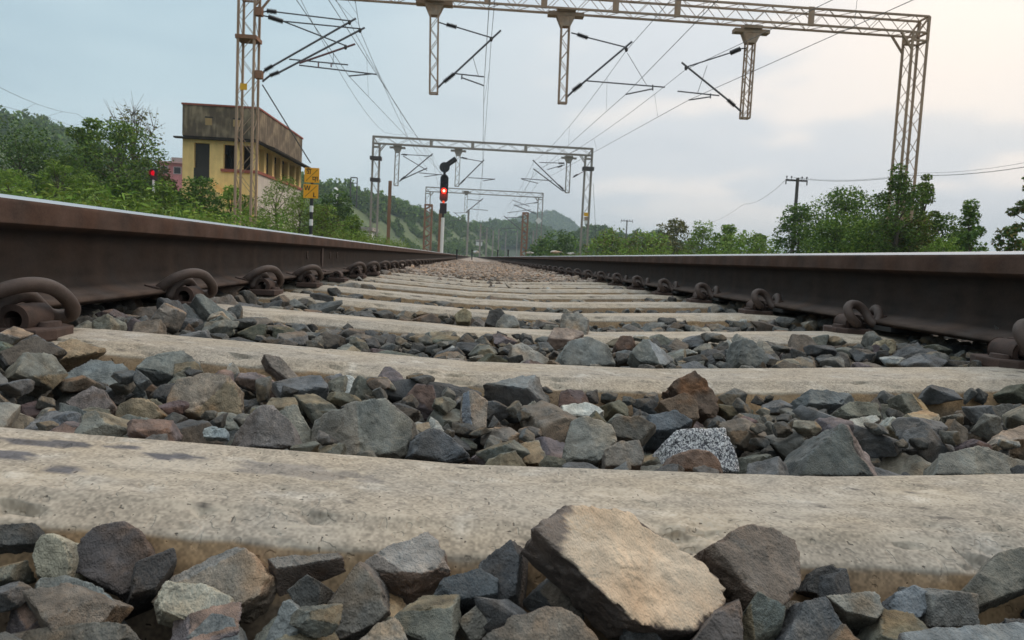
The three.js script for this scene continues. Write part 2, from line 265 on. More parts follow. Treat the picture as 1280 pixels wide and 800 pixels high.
// spring clip: along u (away from its bend end to the free end), v away from the rail, w up; metres from the housing
function clipGeo(seg, rad, turned) {
  const P = (turned ? [[-8, 35, 24], [20, 35, 24], [40, 36, 23], [54, 46, 27], [56, 60, 44], [45, 62, 64], [32, 48, 76], [26, 28, 74], [30, 12, 56], [42, 5, 33], [50, -3, 24], [44, -14, 34], [28, -22, 57], [8, -26, 64], [-14, -28, 48], [-28, -28, 26], [-24, -28, 21]] : [[-34, 6, 20], [-26, 13, 40], [-8, 21, 54], [14, 27, 54], [32, 32, 38], [46, 38, 23], [60, 45, 19], [67, 56, 21], [58, 66, 32], [34, 67, 54], [6, 60, 71], [-22, 44, 74], [-44, 20, 62], [-50, -6, 40], [-44, -22, 25], [-28, -28, 21], [-6, -28, 21]]).map(([u, v, w]) => V(v / 1000, w / 1000, -u / 1000));
  const c = new THREE.CatmullRomCurve3(P.map((p) => p.setY(0.018 + (p.y - 0.018) * (turned ? 0.84 : 0.9))), false, 'centripetal'), r = 0.0105, parts = [new THREE.TubeGeometry(c, seg, r, rad)];
  for (const p of [P[0], P[P.length - 1]]) { const s = new THREE.SphereGeometry(r, rad, 6); s.translate(p.x, p.y, p.z); parts.push(s); }
  return mergeGeometries(parts.map((g) => { g.deleteAttribute('uv'); return boxUV(g, 0.2); }));
}
function insertGeo(seg) {
  const h = new THREE.CylinderGeometry(0.0205, 0.0215, 0.062, seg, 1, true); h.rotateX(Math.PI / 2); h.translate(0.035, 0.024, 0.004);
  const inn = new THREE.CylinderGeometry(0.0125, 0.0125, 0.062, seg, 1, true); inn.rotateX(Math.PI / 2); inn.translate(0.035, 0.024, 0.004); inn.scale(1, 1, 1);
  const ring = []; for (const z of [0.035, -0.027]) { const r = new THREE.RingGeometry(0.0125, z > 0 ? 0.0215 : 0.0205, seg); if (z < 0) r.rotateY(Math.PI); r.translate(0.035, 0.024, z); ring.push(r); }
  const s = new THREE.Shape(); s.moveTo(0.004, -0.052); s.lineTo(0.06, -0.047); s.lineTo(0.078, -0.030); s.lineTo(0.082, 0.02); s.lineTo(0.072, 0.048); s.lineTo(0.004, 0.052);
  const base = new THREE.ExtrudeGeometry(s, { depth: 0.011, bevelEnabled: true, bevelSize: 0.003, bevelThickness: 0.003, bevelSegments: 2 }); base.rotateX(Math.PI / 2); base.translate(0, 0.0105, 0);
  const web = new THREE.BoxGeometry(0.03, 0.024, 0.052); web.translate(0.014, 0.014, 0.004);
  const lug = new THREE.CylinderGeometry(0.012, 0.016, 0.016, seg); lug.scale(1, 1, 1.5); lug.translate(0.062, 0.012, -0.006);
  return mergeGeometries([h, inn, ...ring, base, web, lug].map((g) => { g.deleteAttribute('uv'); return boxUV(g, 0.2); }));
}
const CLIP = [clipGeo(84, 14), clipGeo(40, 8)], CLIPT = [clipGeo(96, 14, true), clipGeo(48, 8, true)], INSERT = [insertGeo(28), insertGeo(12)];
const padGeo = boxGeo(-0.078, 0.078, -0.010, 0, -0.08, 0.08), linerGeo = (() => { const g = new THREE.BoxGeometry(0.03, 0.004, 0.115); g.translate(-0.018, 0.0155, 0); g.rotateZ(-0.0); return g; })();
const NS = 44, ORD = ['nearest', 'second', 'third', 'fourth', 'fifth', 'sixth', 'seventh', 'eighth', 'ninth', 'tenth'];
const hi = sleeperGeo(1, 420, 3, STAINS), hi2 = sleeperGeo(2, 300, 2, null, 0.865), mid = [3, 4, 5].map((s) => sleeperGeo(s, 150, 1));
for (let i = 0; i < NS; i++) {
  const z = Z0 - SP * i, far = i > 4 ? 1 : 0;
  const lab = i === 0 ? 'nearest concrete sleeper, dark-spotted, right across the foreground behind the front stones' : i === 1 ? 'second concrete sleeper, with a dark crack near its end, behind the big grey stones' : i < 10 ? `concrete sleeper, the ${ORD[i]} one counted from the foreground stones` : 'far concrete sleeper in the run of thin bars toward the vanishing point';
  const t = thing('concrete_sleeper', lab, 'sleeper', [0, 0, z], i > 9 ? 'far concrete sleepers between the rails' : undefined);
  mesh('concrete_beam', i === 0 ? hi : i === 1 ? hi2 : mid[i % 3], M.concrete, t);
  for (const s of [-1, 1]) {
    const foot = s < 0 ? XL - 0.0362 + 0.075 : XR + 0.0362 - 0.075, cx = s < 0 ? XL - 0.0362 : XR + 0.0362, seat = sleeperTop(foot);
    mesh('rail_pad', padGeo, M.rubber, t).position.set(cx, FOOTY - 0.0005, 0);
    const jig = (hash2(i, s + 3, 5) - 0.5) * 0.02;
    const f = sub('rail_fastening', t); f.position.set(foot, seat - 0.001, jig + (s < 0 ? 0.04 : i === 1 ? -0.085 : -0.045)); if (s > 0) f.rotation.y = Math.PI;
    mesh('iron_housing', INSERT[far], M.insert, f);
    if (s > 0 || i !== 5) { const c = mesh('spring_clip', (s > 0 ? CLIPT : CLIP)[far], M.clip, f); c.position.y = 0.004; c.rotation.z = (hash2(i, s, 9) - 0.5) * 0.08; }
    const l = mesh('foot_liner', linerGeo, M.insert, f); l.position.set(-0.004, FOOTY - seat - 0.0005, 0.012); l.rotation.z = -0.2;
  }
}

// ---------------------------------------------------------------- stones
const ICO = {};
function ico(detail) {
  if (!ICO[detail]) { const g = new THREE.IcosahedronGeometry(1, detail); g.deleteAttribute('uv'); g.deleteAttribute('normal'); const m = mergeVertices(g, 1e-5); ICO[detail] = { dir: m.attributes.position.array, idx: Array.from(m.index.array) }; }
  return ICO[detail];
}
// a broken stone: flat fracture faces (planes {n, d, c}) that meet in worn arrises, with ledges, grain and weathered patches
function stoneShape(planes, detail, o = {}) {
  const { dir, idx } = ico(detail), n = dir.length / 3, pos = new Float32Array(dir.length), col = new Float32Array(dir.length), P = o.sharp || 70, sc = o.size || 0.05, sd = o.seed || 0, amp = o.amp ?? 1;
  for (let i = 0; i < n; i++) {
    const x = dir[i * 3], y = dir[i * 3 + 1], z = dir[i * 3 + 2]; let sum = 0, b1 = 0, b2 = 0, k1 = planes[0];
    for (const p of planes) { const q = (p.n.x * x + p.n.y * y + p.n.z * z) / p.d; if (q > 0.02) { sum += Math.pow(q / 20, P); if (q > b1) { b2 = b1; b1 = q; k1 = p; } else if (q > b2) b2 = q; } }
    let r = 1 / (20 * Math.pow(sum, 1 / P));
    const X = x * r / sc, Yy = y * r / sc, Z = z * r / sc;
    const led = fbm(X * 1.7 + sd, Yy * 1.7 + k1.d * 31, Z * 1.7, 4), ter = Math.floor(led * 5) / 5 + sst(0.5, 1, led * 5 - Math.floor(led * 5)) / 5;
    const fine = fbm(X * 6 + sd, Yy * 6, Z * 6, 3), edge = sst(0.90, 0.985, b2 / b1);
    const bil = Math.abs(fbm(X * 2.1 + 5, Yy * 2.1, Z * 2.1 + sd, 3));
    r += sc * amp * (0.10 * ter + 0.022 * fine - 0.11 * bil + 0.02 - 0.09 * edge * sst(-0.05, 0.35, fbm(X * 3.6, Yy * 3.6 + sd, Z * 3.6, 2)));
    pos[i * 3] = x * r; pos[i * 3 + 1] = y * r; pos[i * 3 + 2] = z * r;
    const w = fbm(X * 0.9 + 3, Yy * 0.9 + sd, Z * 0.9, 4), w2 = fbm(X * 2.6, Yy * 2.6 + sd, Z * 2.6 + 9, 4);
    let c = k1.c || [1, 1, 1]; c = [c[0] * (1 + 0.5 * w2), c[1] * (1 + 0.5 * w2), c[2] * (1 + 0.5 * w2)];
    const rusty = o.rust ?? 0.35; c = mix3(c, [c[0] * 1.45, c[1] * 1.0, c[2] * 0.62], clamp(rusty * 2.2 * sst(0.02, 0.42, w)));
    c = mix3(c, [c[0] * 1.5 + 0.02, c[1] * 1.5 + 0.02, c[2] * 1.48 + 0.02], 0.35 * sst(0.94, 0.99, b2 / b1) * sst(-0.1, 0.3, w2));
    if (o.paint) c = o.paint(c, x * r, y * r, z * r, k1, w2, fine);
    col[i * 3] = c[0]; col[i * 3 + 1] = c[1]; col[i * 3 + 2] = c[2];
  }
  const g = new THREE.BufferGeometry(); g.setAttribute('position', new THREE.BufferAttribute(pos, 3)); g.setAttribute('color', new THREE.BufferAttribute(col, 3)); g.setIndex(idx); g.computeVertexNormals();
  return o.plain ? g : crisp(g);
}
function crisp(g0) {      // half the smooth normal, half the face's own: rough fracture surfaces
  const g = g0.toNonIndexed(), p = g.attributes.position.array, n = g.attributes.normal.array, a = V(0, 0, 0), b = V(0, 0, 0);
  for (let i = 0; i < p.length; i += 9) { a.set(p[i + 3] - p[i], p[i + 4] - p[i + 1], p[i + 5] - p[i + 2]); b.set(p[i + 6] - p[i], p[i + 7] - p[i + 1], p[i + 8] - p[i + 2]); a.cross(b).normalize();
    for (let k = 0; k < 9; k += 3) { b.set(n[i + k] + 1.5 * a.x, n[i + k + 1] + 1.5 * a.y, n[i + k + 2] + 1.5 * a.z).normalize(); n[i + k] = b.x; n[i + k + 1] = b.y; n[i + k + 2] = b.z; } }
  return g;
}
function randomPlanes(seed) {
  const R = rng(seed * 7919 + 13), n = 7 + Math.floor(R() * 5), out = [], ax = [1, 0.42 + 0.42 * R(), 0.6 + 0.38 * R()], rot = R() * 6.28;
  for (let i = 0; i < n; i++) {
    const y = 1 - 2 * (i + 0.5) / n, a = rot + i * 2.39996 + (R() - 0.5) * 1.1, q = Math.sqrt(1 - y * y), v = V(q * Math.cos(a) + (R() - 0.5) * 0.4, y + (R() - 0.5) * 0.4, q * Math.sin(a) + (R() - 0.5) * 0.4).normalize();
    v.set(v.x / ax[0], v.y / ax[1], v.z / ax[2]); const L = v.length(); v.divideScalar(L);
    const t = 0.78 + 0.3 * R(), warm = R();
    out.push({ n: v, d: (0.66 + 0.26 * R()) / L, c: warm < 0.22 ? [t * 1.15, t * 0.95, t * 0.75] : warm < 0.34 ? [t * 0.92, t * 0.98, t * 1.05] : [t, t, t] });
  }
  return out;
}
const NV = 26, VARS = []; for (let i = 0; i < NV; i++) VARS.push(randomPlanes(i + 1));
const vgeo = {}; const variant = (i, det) => vgeo[i + '_' + det] ||= boxUV(stoneShape(VARS[i], det, { size: 1, seed: i * 3.7, rust: 0.15, amp: 0.9 }), 2.2, i * 0.137);
const vlow = VARS.map((p, i) => stoneShape(p, 4, { size: 1, seed: i * 3.7, plain: true }).attributes.position.array);

// height map of what lies between the rails (x along the sleepers, z along the track)
const CELL = 0.006, GX0 = -0.84, GX1 = 1.14, GZ0 = -9.2, GZ1 = -0.09, GW = Math.ceil((GX1 - GX0) / CELL), GH = Math.ceil((GZ1 - GZ0) / CELL);
const Hm = new Float32Array(GW * GH), own = new Int32Array(GW * GH).fill(-1), shut = new Float32Array(GW * GH).fill(9);
for (let j = 0; j < GH; j++) for (let i = 0; i < GW; i++) {
  const x = GX0 + (i + 0.5) * CELL, z = GZ0 + (j + 0.5) * CELL; let h = -0.075;
  const k = Math.round((Z0 - z) / SP), dz = z - (Z0 - SP * k);
  if (k >= 0 && Math.abs(dz) < 0.128) { const a = Math.abs(dz), st = sleeperTop(x); h = a < 0.072 ? st : a < 0.097 ? st - (a - 0.072) / 0.025 * 0.02 : a < 0.108 ? st - 0.02 - (a - 0.097) / 0.011 * 0.035 : -0.06 - (a - 0.108) * 1.5; }
  if (k >= 0 && dz > -0.08 && dz < 0.11 && (x < XL + 0.14 || x > XR - 0.15)) h = 0.2;                       // the fastenings
  Hm[j * GW + i] = h;
}
const quat = (R) => { const q = new THREE.Quaternion().setFromAxisAngle(Y, R() * 6.283), t = new THREE.Quaternion().setFromAxisAngle(V(R() - 0.5, 0, R() - 0.5).normalize(), (R() < 0.7 ? 0.5 : 1.6) * (R() - 0.5) * 2); return t.multiply(q); };
const stones = [], tmp = V(0, 0, 0), lo = new Map(), hiM = new Map();
function settle(va, r, q, x, z) {            // lowest height at which the stone rests; null where it may not lie
  lo.clear(); hiM.clear(); const a = vlow[va]; let rest = -9;
  for (let k = 0; k < a.length; k += 3) {
    tmp.set(a[k] * r, a[k + 1] * r, a[k + 2] * r).applyQuaternion(q); const i = Math.floor((x + tmp.x - GX0) / CELL), j = Math.floor((z + tmp.z - GZ0) / CELL);
    if (i < 0 || j < 0 || i >= GW || j >= GH) return null; const c = j * GW + i;
    const l = lo.get(c); if (l === undefined || tmp.y < l) lo.set(c, tmp.y); const u = hiM.get(c); if (u === undefined || tmp.y > u) hiM.set(c, tmp.y);
  }
  let s1 = -9, s2 = -9, s3 = -9; for (const [c, l] of lo) { const v = Hm[c] - l; if (v > s1) { s3 = s2; s2 = s1; s1 = v; } else if (v > s2) { s3 = s2; s2 = v; } else if (v > s3) s3 = v; }
  const y = (s1 + s3) / 2 - r * 0.05; for (const [c, u] of hiM) if (y + u > shut[c] + 0.003) return null; return y;
}
function tone(R, z) {
  const v = R(), j = 0.75 + 0.5 * R(); let c = v < 0.27 ? [0.085, 0.086, 0.085] : v < 0.52 ? [0.17, 0.166, 0.155] : v < 0.64 ? [0.13, 0.142, 0.155] : v < 0.74 ? [0.165, 0.14, 0.13] : v < 0.86 ? [0.20, 0.182, 0.15] : v < 0.91 ? [0.185, 0.12, 0.085] : v < 0.97 ? [0.33, 0.27, 0.195] : [0.48, 0.46, 0.42];
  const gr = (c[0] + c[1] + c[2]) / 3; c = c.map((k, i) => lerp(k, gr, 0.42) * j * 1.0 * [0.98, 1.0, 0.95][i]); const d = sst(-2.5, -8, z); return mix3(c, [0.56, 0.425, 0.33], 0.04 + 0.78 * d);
}
function strew(seed, z1, z0, tries, rad, cap, x0 = GX0 + 0.05, x1 = GX1 - 0.05) {
  const R = rng(seed);
  for (let n = 0; n < tries; n++) {
    const va = Math.floor(R() * NV), r = rad(R); let best = null;
    for (let k = 0; k < 4; k++) { const x = lerp(x0, x1, R()), z = lerp(z0, z1, R()), q = quat(R), y = settle(va, r, q, x, z); if (y !== null && (!best || y < best.y)) best = { x, y, z, q }; }
    if (!best) continue;
    settle(va, r, best.q, best.x, best.z); let top = -9; for (const u of hiM.values()) top = Math.max(top, u);
    const under = best.x < XL + 0.05 || best.x > XR - 0.05;
    if (best.y + top > (under ? Math.min(0.035, cap(best.x, best.z)) : cap(best.x, best.z))) continue;
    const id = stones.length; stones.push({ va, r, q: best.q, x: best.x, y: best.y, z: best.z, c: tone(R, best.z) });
    for (const [c, u] of hiM) if (best.y + u > Hm[c]) { Hm[c] = best.y + u; own[c] = id; }
  }
}
const crib = (k) => [Z0 - SP * (k - 1) - 0.10, Z0 - SP * k + 0.10];      // between sleeper k-1 and sleeper k (k = 0: before the nearest one)
const capOf = (k) => (x, z) => sleeperTop(x) + (k === 0 ? -0.012 - 0.03 * sst(-0.375, -0.33, z) : k === 1 ? -0.001 : k === 2 ? 0.006 : k < 4 ? -0.004 : k < 9 ? -0.012 : 0.010) + 0.035 * sst(-0.35, -0.6, x) + 0.02 * sst(0.7, 0.9, x) + 0.02 * N3.noise(x * 6, k, z * 6);
for (let k = 0; k < 15; k++) {                  // the lower layers
  const [a, b] = k ? crib(k) : [-0.16, Z0 + 0.105];
  strew(100 + k, a, b, k < 3 ? 560 : 380, (R) => 0.018 + 0.018 * R(), (x) => -0.02 + sleeperTop(x));
  if (!k) strew(90, a, b, 500, (R) => 0.012 + 0.012 * R(), (x, z) => -0.006 - 0.03 * sst(-0.375, -0.33, z));
}

// the stones one can point at, each with its own outline, distance, slope and colours
function outlineStone(o) {
  const cx = o.p.reduce((s, q) => s + q[0], 0) / o.p.length, cy = o.p.reduce((s, q) => s + q[1], 0) / o.p.length, C = at(cx, cy, o.d), n = V(...o.n).normalize();
  const pts = o.p.map(([x, y]) => { const r = ray(x, y), t = n.dot(C.clone().sub(EYE)) / n.dot(r); return EYE.clone().addScaledVector(r, t); });
  const mid = pts.reduce((s, q) => s.add(q), V(0, 0, 0)).divideScalar(pts.length), R = rng(o.d * 1e4 + cx), th = o.t, ctr = mid.clone().addScaledVector(n, -th / 2), planes = [];
  if (!o.keep) { const g = (o.c[0] + o.c[1] + o.c[2]) / 3; o.c = o.c.map((v, i) => lerp(v, g, 0.22) * 0.8 * [0.985, 1.0, 0.96][i]); }
  const side = o.s ? (o.keep ? o.s : mix3(o.s, o.c, 0.4)) : o.c.map((v) => v * 0.95), jit = (c) => { const j = 0.85 + 0.3 * R(); return c.map((v) => v * j); };  // side tints (s): partly stone colour, partly shade put into the colour
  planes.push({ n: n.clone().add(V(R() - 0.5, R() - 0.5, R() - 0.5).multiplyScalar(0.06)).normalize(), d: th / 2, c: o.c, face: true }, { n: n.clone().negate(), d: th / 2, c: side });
  for (const f of o.f || []) planes.push({ n: V(...f[0]).normalize(), d: th / 2 * (f[2] ?? 1), c: f[1] || o.c, face: true });
  let ext = 0; const m = pts.length;
  for (let i = 0; i < m; i++) {
    const a = pts[i], b = pts[(i + 1) % m], nn = b.clone().sub(a).cross(n).normalize(); if (nn.dot(a.clone().sub(mid)) < 0) nn.negate();
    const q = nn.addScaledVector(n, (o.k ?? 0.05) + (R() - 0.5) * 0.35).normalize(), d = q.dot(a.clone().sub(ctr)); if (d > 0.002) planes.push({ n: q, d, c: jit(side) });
    ext = Math.max(ext, a.distanceTo(mid));
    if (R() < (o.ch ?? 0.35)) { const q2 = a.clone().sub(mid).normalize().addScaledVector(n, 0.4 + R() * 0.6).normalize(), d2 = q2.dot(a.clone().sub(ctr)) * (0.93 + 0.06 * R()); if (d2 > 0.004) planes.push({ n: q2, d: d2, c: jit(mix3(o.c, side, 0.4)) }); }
  }
  const det = o.d < 0.6 ? 30 : o.d < 1.1 ? 22 : 14;
  const g = boxUV(stoneShape(planes, det, { size: Math.min(ext, 0.05), seed: cx * 0.1, rust: o.rust ?? 0.25, sharp: o.sharp || (o.round ? 14 : 80), paint: o.paint && o.paint(n, C), amp: o.amp ?? 0.8 }), o.granite ? 0.03 : 0.085, cx * 0.013);
  if (o.granite) g.deleteAttribute('color');
  const st = mesh(o.name || 'loose_stone', g, o.granite ? M.granite : o.smooth ? M.smooth : M.stone); st.position.copy(ctr); tag(st, o.l, 'stone');
  const a = g.attributes.position.array;
  for (let k = 0; k < a.length; k += 3) { const i = Math.floor((ctr.x + a[k] - GX0) / CELL), j = Math.floor((ctr.z + a[k + 2] - GZ0) / CELL); if (i > 0 && j > 0 && i < GW && j < GH) { for (const q of [j * GW + i, j * GW + i + 1, j * GW + i - 1, j * GW + i + GW, j * GW + i - GW]) shut[q] = Math.min(shut[q], ctr.y + a[k + 1]); } }
}
const GREY = [0.22, 0.215, 0.20], DK = [0.085, 0.08, 0.078], UP = [0, 0.94, 0.34];
const tanPatch = (n, C) => { const e = at(716, 668, 0.385).sub(C), f = at(705, 640, 0.385).sub(C); return (c, x, y, z, k, w2) => { if (!k.face) return c; const p = V(x, y, z), u = CR.dot(p) * 944 / 0.39, v = -CU.dot(p) * 944 / 0.39; return u + 0.55 * (v + 40) + 30 * w2 < -88 ? [0.24, 0.19, 0.155] : c; }; };
const STONES = [
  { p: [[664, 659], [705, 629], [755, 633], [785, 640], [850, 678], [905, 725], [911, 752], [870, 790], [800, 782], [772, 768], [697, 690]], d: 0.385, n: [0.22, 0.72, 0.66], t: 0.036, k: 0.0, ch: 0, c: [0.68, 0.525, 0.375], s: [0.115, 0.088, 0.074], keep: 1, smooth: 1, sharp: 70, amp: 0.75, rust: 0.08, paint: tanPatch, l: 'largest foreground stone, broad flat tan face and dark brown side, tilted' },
  { p: [[885, 683], [935, 655], [965, 655], [998, 672], [1006, 715], [1000, 735], [965, 768], [925, 725]], d: 0.405, n: [0.15, 0.75, 0.65], t: 0.042, c: [0.24, 0.175, 0.135], s: [0.12, 0.07, 0.045], l: 'brown broken stone just past the rim of the big tan stone' },
  { p: [[90, 682], [120, 657], [155, 650], [175, 662], [190, 690], [178, 730], [150, 742], [95, 715]], d: 0.42, n: [-0.1, 0.6, 0.8], t: 0.045, c: [0.15, 0.12, 0.12], l: 'purplish dark stone between the oval yellow stone and the dark wedge' },
  { p: [[170, 702], [218, 683], [222, 700], [195, 735], [165, 742]], d: 0.41, n: [0.3, 0.6, 0.7], t: 0.04, c: [0.075, 0.066, 0.066], l: 'small dark wedge leaning on the purplish stone in the foreground' },
  { p: [[37, 690], [45, 670], [62, 664], [78, 672], [90, 700], [85, 726], [44, 726]], d: 0.415, n: [-0.1, 0.45, 0.9], t: 0.035, round: 1, c: [0.46, 0.405, 0.29], s: [0.38, 0.34, 0.26], rust: 0.1, l: 'smooth oval yellowish stone standing upright by the dark slab' },
  { p: [[28, 750], [50, 722], [90, 718], [130, 735], [146, 752], [115, 778], [55, 777]], d: 0.39, n: [0, 0.75, 0.66], t: 0.035, c: [0.285, 0.305, 0.30], s: [0.12, 0.13, 0.13], rust: 0.08, l: 'pale teal grey flat stone lying below the oval yellowish stone' },
  { p: [[-25, 655], [45, 653], [58, 663], [52, 680], [-25, 682]], d: 0.43, n: [0.05, 0.75, 0.66], t: 0.03, c: [0.11, 0.105, 0.10], s: [0.04, 0.037, 0.035], l: 'dark flat slab at the picture edge, against the nearest sleeper' },
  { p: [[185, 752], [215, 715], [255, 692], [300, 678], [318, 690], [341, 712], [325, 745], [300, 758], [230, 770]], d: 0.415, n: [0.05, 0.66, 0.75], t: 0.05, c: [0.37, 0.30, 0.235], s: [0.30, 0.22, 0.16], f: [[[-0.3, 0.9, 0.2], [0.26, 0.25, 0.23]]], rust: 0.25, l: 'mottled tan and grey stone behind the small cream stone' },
  { p: [[192, 748], [205, 725], [250, 727], [292, 745], [285, 760], [240, 777], [197, 760]], d: 0.385, n: [0.1, 0.7, 0.7], t: 0.022, c: [0.54, 0.51, 0.42], s: [0.46, 0.41, 0.31], rust: 0.12, l: 'small cream coloured stone with a ridge, in front of a mottled one' },
  { p: [[333, 696], [425, 690], [430, 700], [372, 706], [345, 710]], d: 0.425, n: UP, t: 0.026, c: [0.27, 0.235, 0.21], s: [0.115, 0.065, 0.045], l: 'thin slab with grey top and dark brown broken edge at sleeper base' },
  { p: [[450, 694], [490, 678], [535, 663], [560, 685], [576, 712], [552, 708], [528, 716], [495, 714], [468, 706]], d: 0.415, n: [0.05, 0.92, 0.4], t: 0.03, k: -0.1, c: [0.36, 0.32, 0.295], s: [0.20, 0.095, 0.045], rust: 0.1, l: 'grey topped stone with rusty orange front, beside the triangular stone' },
  { p: [[447, 702], [470, 725], [484, 755], [486, 762], [470, 780], [425, 797], [390, 786], [397, 770]], d: 0.385, n: [-0.12, 0.55, 0.83], t: 0.035, c: [0.24, 0.215, 0.19], s: [0.10, 0.085, 0.08], rust: 0.2, l: 'triangular brownish grey stone pointing up in the foreground' },
  { p: [[540, 742], [555, 722], [600, 708], [624, 722], [622, 742], [570, 750]], d: 0.39, n: [0, 0.8, 0.6], t: 0.04, c: [0.115, 0.13, 0.148], s: [0.06, 0.063, 0.07], rust: 0, l: 'dark blue stone below the grey topped rusty one' },
  { p: [[597, 705], [615, 690], [638, 672], [650, 700], [645, 740], [620, 760]], d: 0.405, n: [-0.3, 0.6, 0.74], t: 0.04, c: [0.13, 0.13, 0.145], s: [0.07, 0.06, 0.055], l: 'dark upright stone tucked behind the thick edge of the tan stone' },
  { p: [[330, 800], [355, 750], [362, 747], [382, 770], [370, 790], [345, 806]], d: 0.365, n: [-0.2, 0.65, 0.74], t: 0.028, c: [0.35, 0.365, 0.365], s: [0.16, 0.17, 0.17], rust: 0, l: 'pale blue grey pointed chip before the triangular stone' },
  { p: [[436, 812], [470, 778], [495, 772], [505, 785], [515, 812]], d: 0.345, n: [0.05, 0.7, 0.7], t: 0.03, c: [0.36, 0.34, 0.31], l: 'pale grey peak of a stone cut off by the bottom edge' },
  { p: [[600, 795], [640, 770], [690, 753], [720, 765], [752, 800], [740, 815], [604, 815]], d: 0.35, n: [0, 0.75, 0.66], t: 0.035, c: [0.26, 0.22, 0.185], s: [0.15, 0.12, 0.10], rust: 0.25, l: 'mottled brown stone under the lower edge of the tan stone' },
  { p: [[862, 806], [895, 765], [925, 752], [930, 775], [928, 812]], d: 0.36, n: [-0.2, 0.55, 0.8], t: 0.03, c: [0.19, 0.15, 0.14], l: 'mauve brown stone poking up beside the tan stone tip' },
  { p: [[978, 806], [1005, 752], [1032, 745], [1062, 795], [1062, 812]], d: 0.375, n: [0.2, 0.6, 0.77], t: 0.035, c: [0.16, 0.17, 0.19], s: [0.09, 0.09, 0.095], l: 'blue black stone with a slanting face under the brown broken stone' },
  { p: [[1032, 744], [1095, 738], [1108, 760], [1095, 775], [1080, 770], [1060, 766]], d: 0.385, n: [0, 0.85, 0.5], t: 0.035, k: -0.2, c: [0.33, 0.315, 0.28], s: [0.15, 0.125, 0.09], rust: 0.2, l: 'small grey block with light top beside the blue black stone' },
  { p: [[1112, 755], [1120, 740], [1145, 730], [1165, 735], [1168, 755], [1150, 772], [1115, 770]], d: 0.405, n: [-0.05, 0.7, 0.7], t: 0.035, c: [0.255, 0.28, 0.32], s: [0.09, 0.09, 0.1], rust: 0, l: 'blue grey rounded stone in the gap before the olive boulder' },
  { p: [[1165, 744], [1188, 738], [1224, 742], [1226, 782], [1165, 784]], d: 0.4, n: [0.1, 0.4, 0.9], t: 0.035, c: [0.20, 0.185, 0.17], l: 'flat faced brownish grey stone touching the olive boulder' },
  { p: [[1195, 748], [1225, 712], [1250, 688], [1290, 682], [1310, 722], [1270, 740], [1225, 758]], d: 0.42, n: [-0.1, 0.72, 0.68], t: 0.06, c: [0.235, 0.22, 0.185], s: [0.16, 0.145, 0.12], rust: 0.1, l: 'large olive grey stone at the picture edge against the sleeper' },
  { p: [[1125, 790], [1200, 780], [1260, 776], [1310, 778], [1310, 815], [1130, 815]], d: 0.35, n: UP, t: 0.03, c: [0.27, 0.30, 0.33], s: [0.10, 0.07, 0.06], rust: 0, l: 'flat bluish slab along the bottom edge below the olive boulder' },
  { p: [[1008, 738], [1020, 715], [1040, 705], [1055, 715], [1066, 738], [1040, 748]], d: 0.42, n: [0, 0.6, 0.8], t: 0.03, c: [0.075, 0.07, 0.07], l: 'small black stone at the foot of the nearest sleeper by the brown one' },
  { p: [[15, 808], [30, 788], [100, 777], [160, 780], [172, 792], [120, 812]], d: 0.355, n: [0, 0.8, 0.6], t: 0.03, c: [0.19, 0.165, 0.135], s: [0.10, 0.08, 0.06], l: 'brown slab at the bottom edge below the pale teal stone' },
  { p: [[358, 738], [383, 717], [402, 728], [398, 755], [378, 772]], d: 0.395, n: [-0.2, 0.5, 0.85], t: 0.03, c: [0.115, 0.11, 0.105], l: 'dark grey pointed stone between brown edged slab and triangular stone' },
  { p: [[572, 775], [600, 752], [625, 752], [626, 780], [592, 806]], d: 0.37, n: [0.1, 0.55, 0.83], t: 0.03, c: [0.26, 0.235, 0.20], l: 'grey brown stone beneath the dark blue one' },
  { p: [[232, 797], [265, 765], [292, 772], [302, 806], [250, 812]], d: 0.365, n: [0.1, 0.7, 0.7], t: 0.03, c: [0.25, 0.265, 0.275], rust: 0, l: 'grey blue stone under the cream stone' },
  // between the two nearest sleepers
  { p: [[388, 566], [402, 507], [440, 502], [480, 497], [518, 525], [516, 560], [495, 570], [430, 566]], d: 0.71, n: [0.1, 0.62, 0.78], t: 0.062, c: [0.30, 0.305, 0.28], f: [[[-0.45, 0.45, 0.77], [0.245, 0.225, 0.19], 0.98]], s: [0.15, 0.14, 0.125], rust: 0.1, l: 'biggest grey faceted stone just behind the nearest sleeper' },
  { p: [[515, 568], [520, 545], [540, 532], [560, 540], [590, 570], [560, 578]], d: 0.69, n: [0.1, 0.5, 0.86], t: 0.04, round: 1, c: [0.155, 0.16, 0.18], rust: 0, l: 'rounded blue black stone beside the biggest grey faceted one' },
  { p: [[585, 482], [650, 469], [673, 468], [690, 490], [660, 486], [640, 490], [600, 488]], d: 0.93, n: [0.05, 0.93, 0.36], t: 0.036, k: 0.08, c: [0.29, 0.30, 0.305], s: [0.085, 0.055, 0.045], rust: 0.1, l: 'wide stone with grey top and dark maroon broken front, by second sleeper' },
  { p: [[831, 490], [845, 475], [868, 463], [880, 472], [900, 500], [898, 520], [880, 525], [860, 505]], d: 0.95, n: [0.1, 0.5, 0.86], t: 0.05, c: [0.19, 0.115, 0.075], s: [0.11, 0.065, 0.045], rust: 0.5, amp: 1.3, l: 'rust brown rough lump standing against the second sleeper' },
  { p: [[824, 502], [858, 489], [872, 500], [874, 522], [850, 527]], d: 0.88, n: [-0.1, 0.6, 0.8], t: 0.03, c: [0.25, 0.155, 0.095], rust: 0.5, l: 'rusty orange stone leaning on the rough brown lump' },
  { p: [[836, 546], [845, 538], [910, 533], [915, 548], [932, 577], [925, 590], [835, 588]], d: 0.73, n: [0, 0.5, 0.86], t: 0.04, granite: 1, c: [1, 1, 1], l: 'black and white speckled granite piece behind the nearest sleeper' },
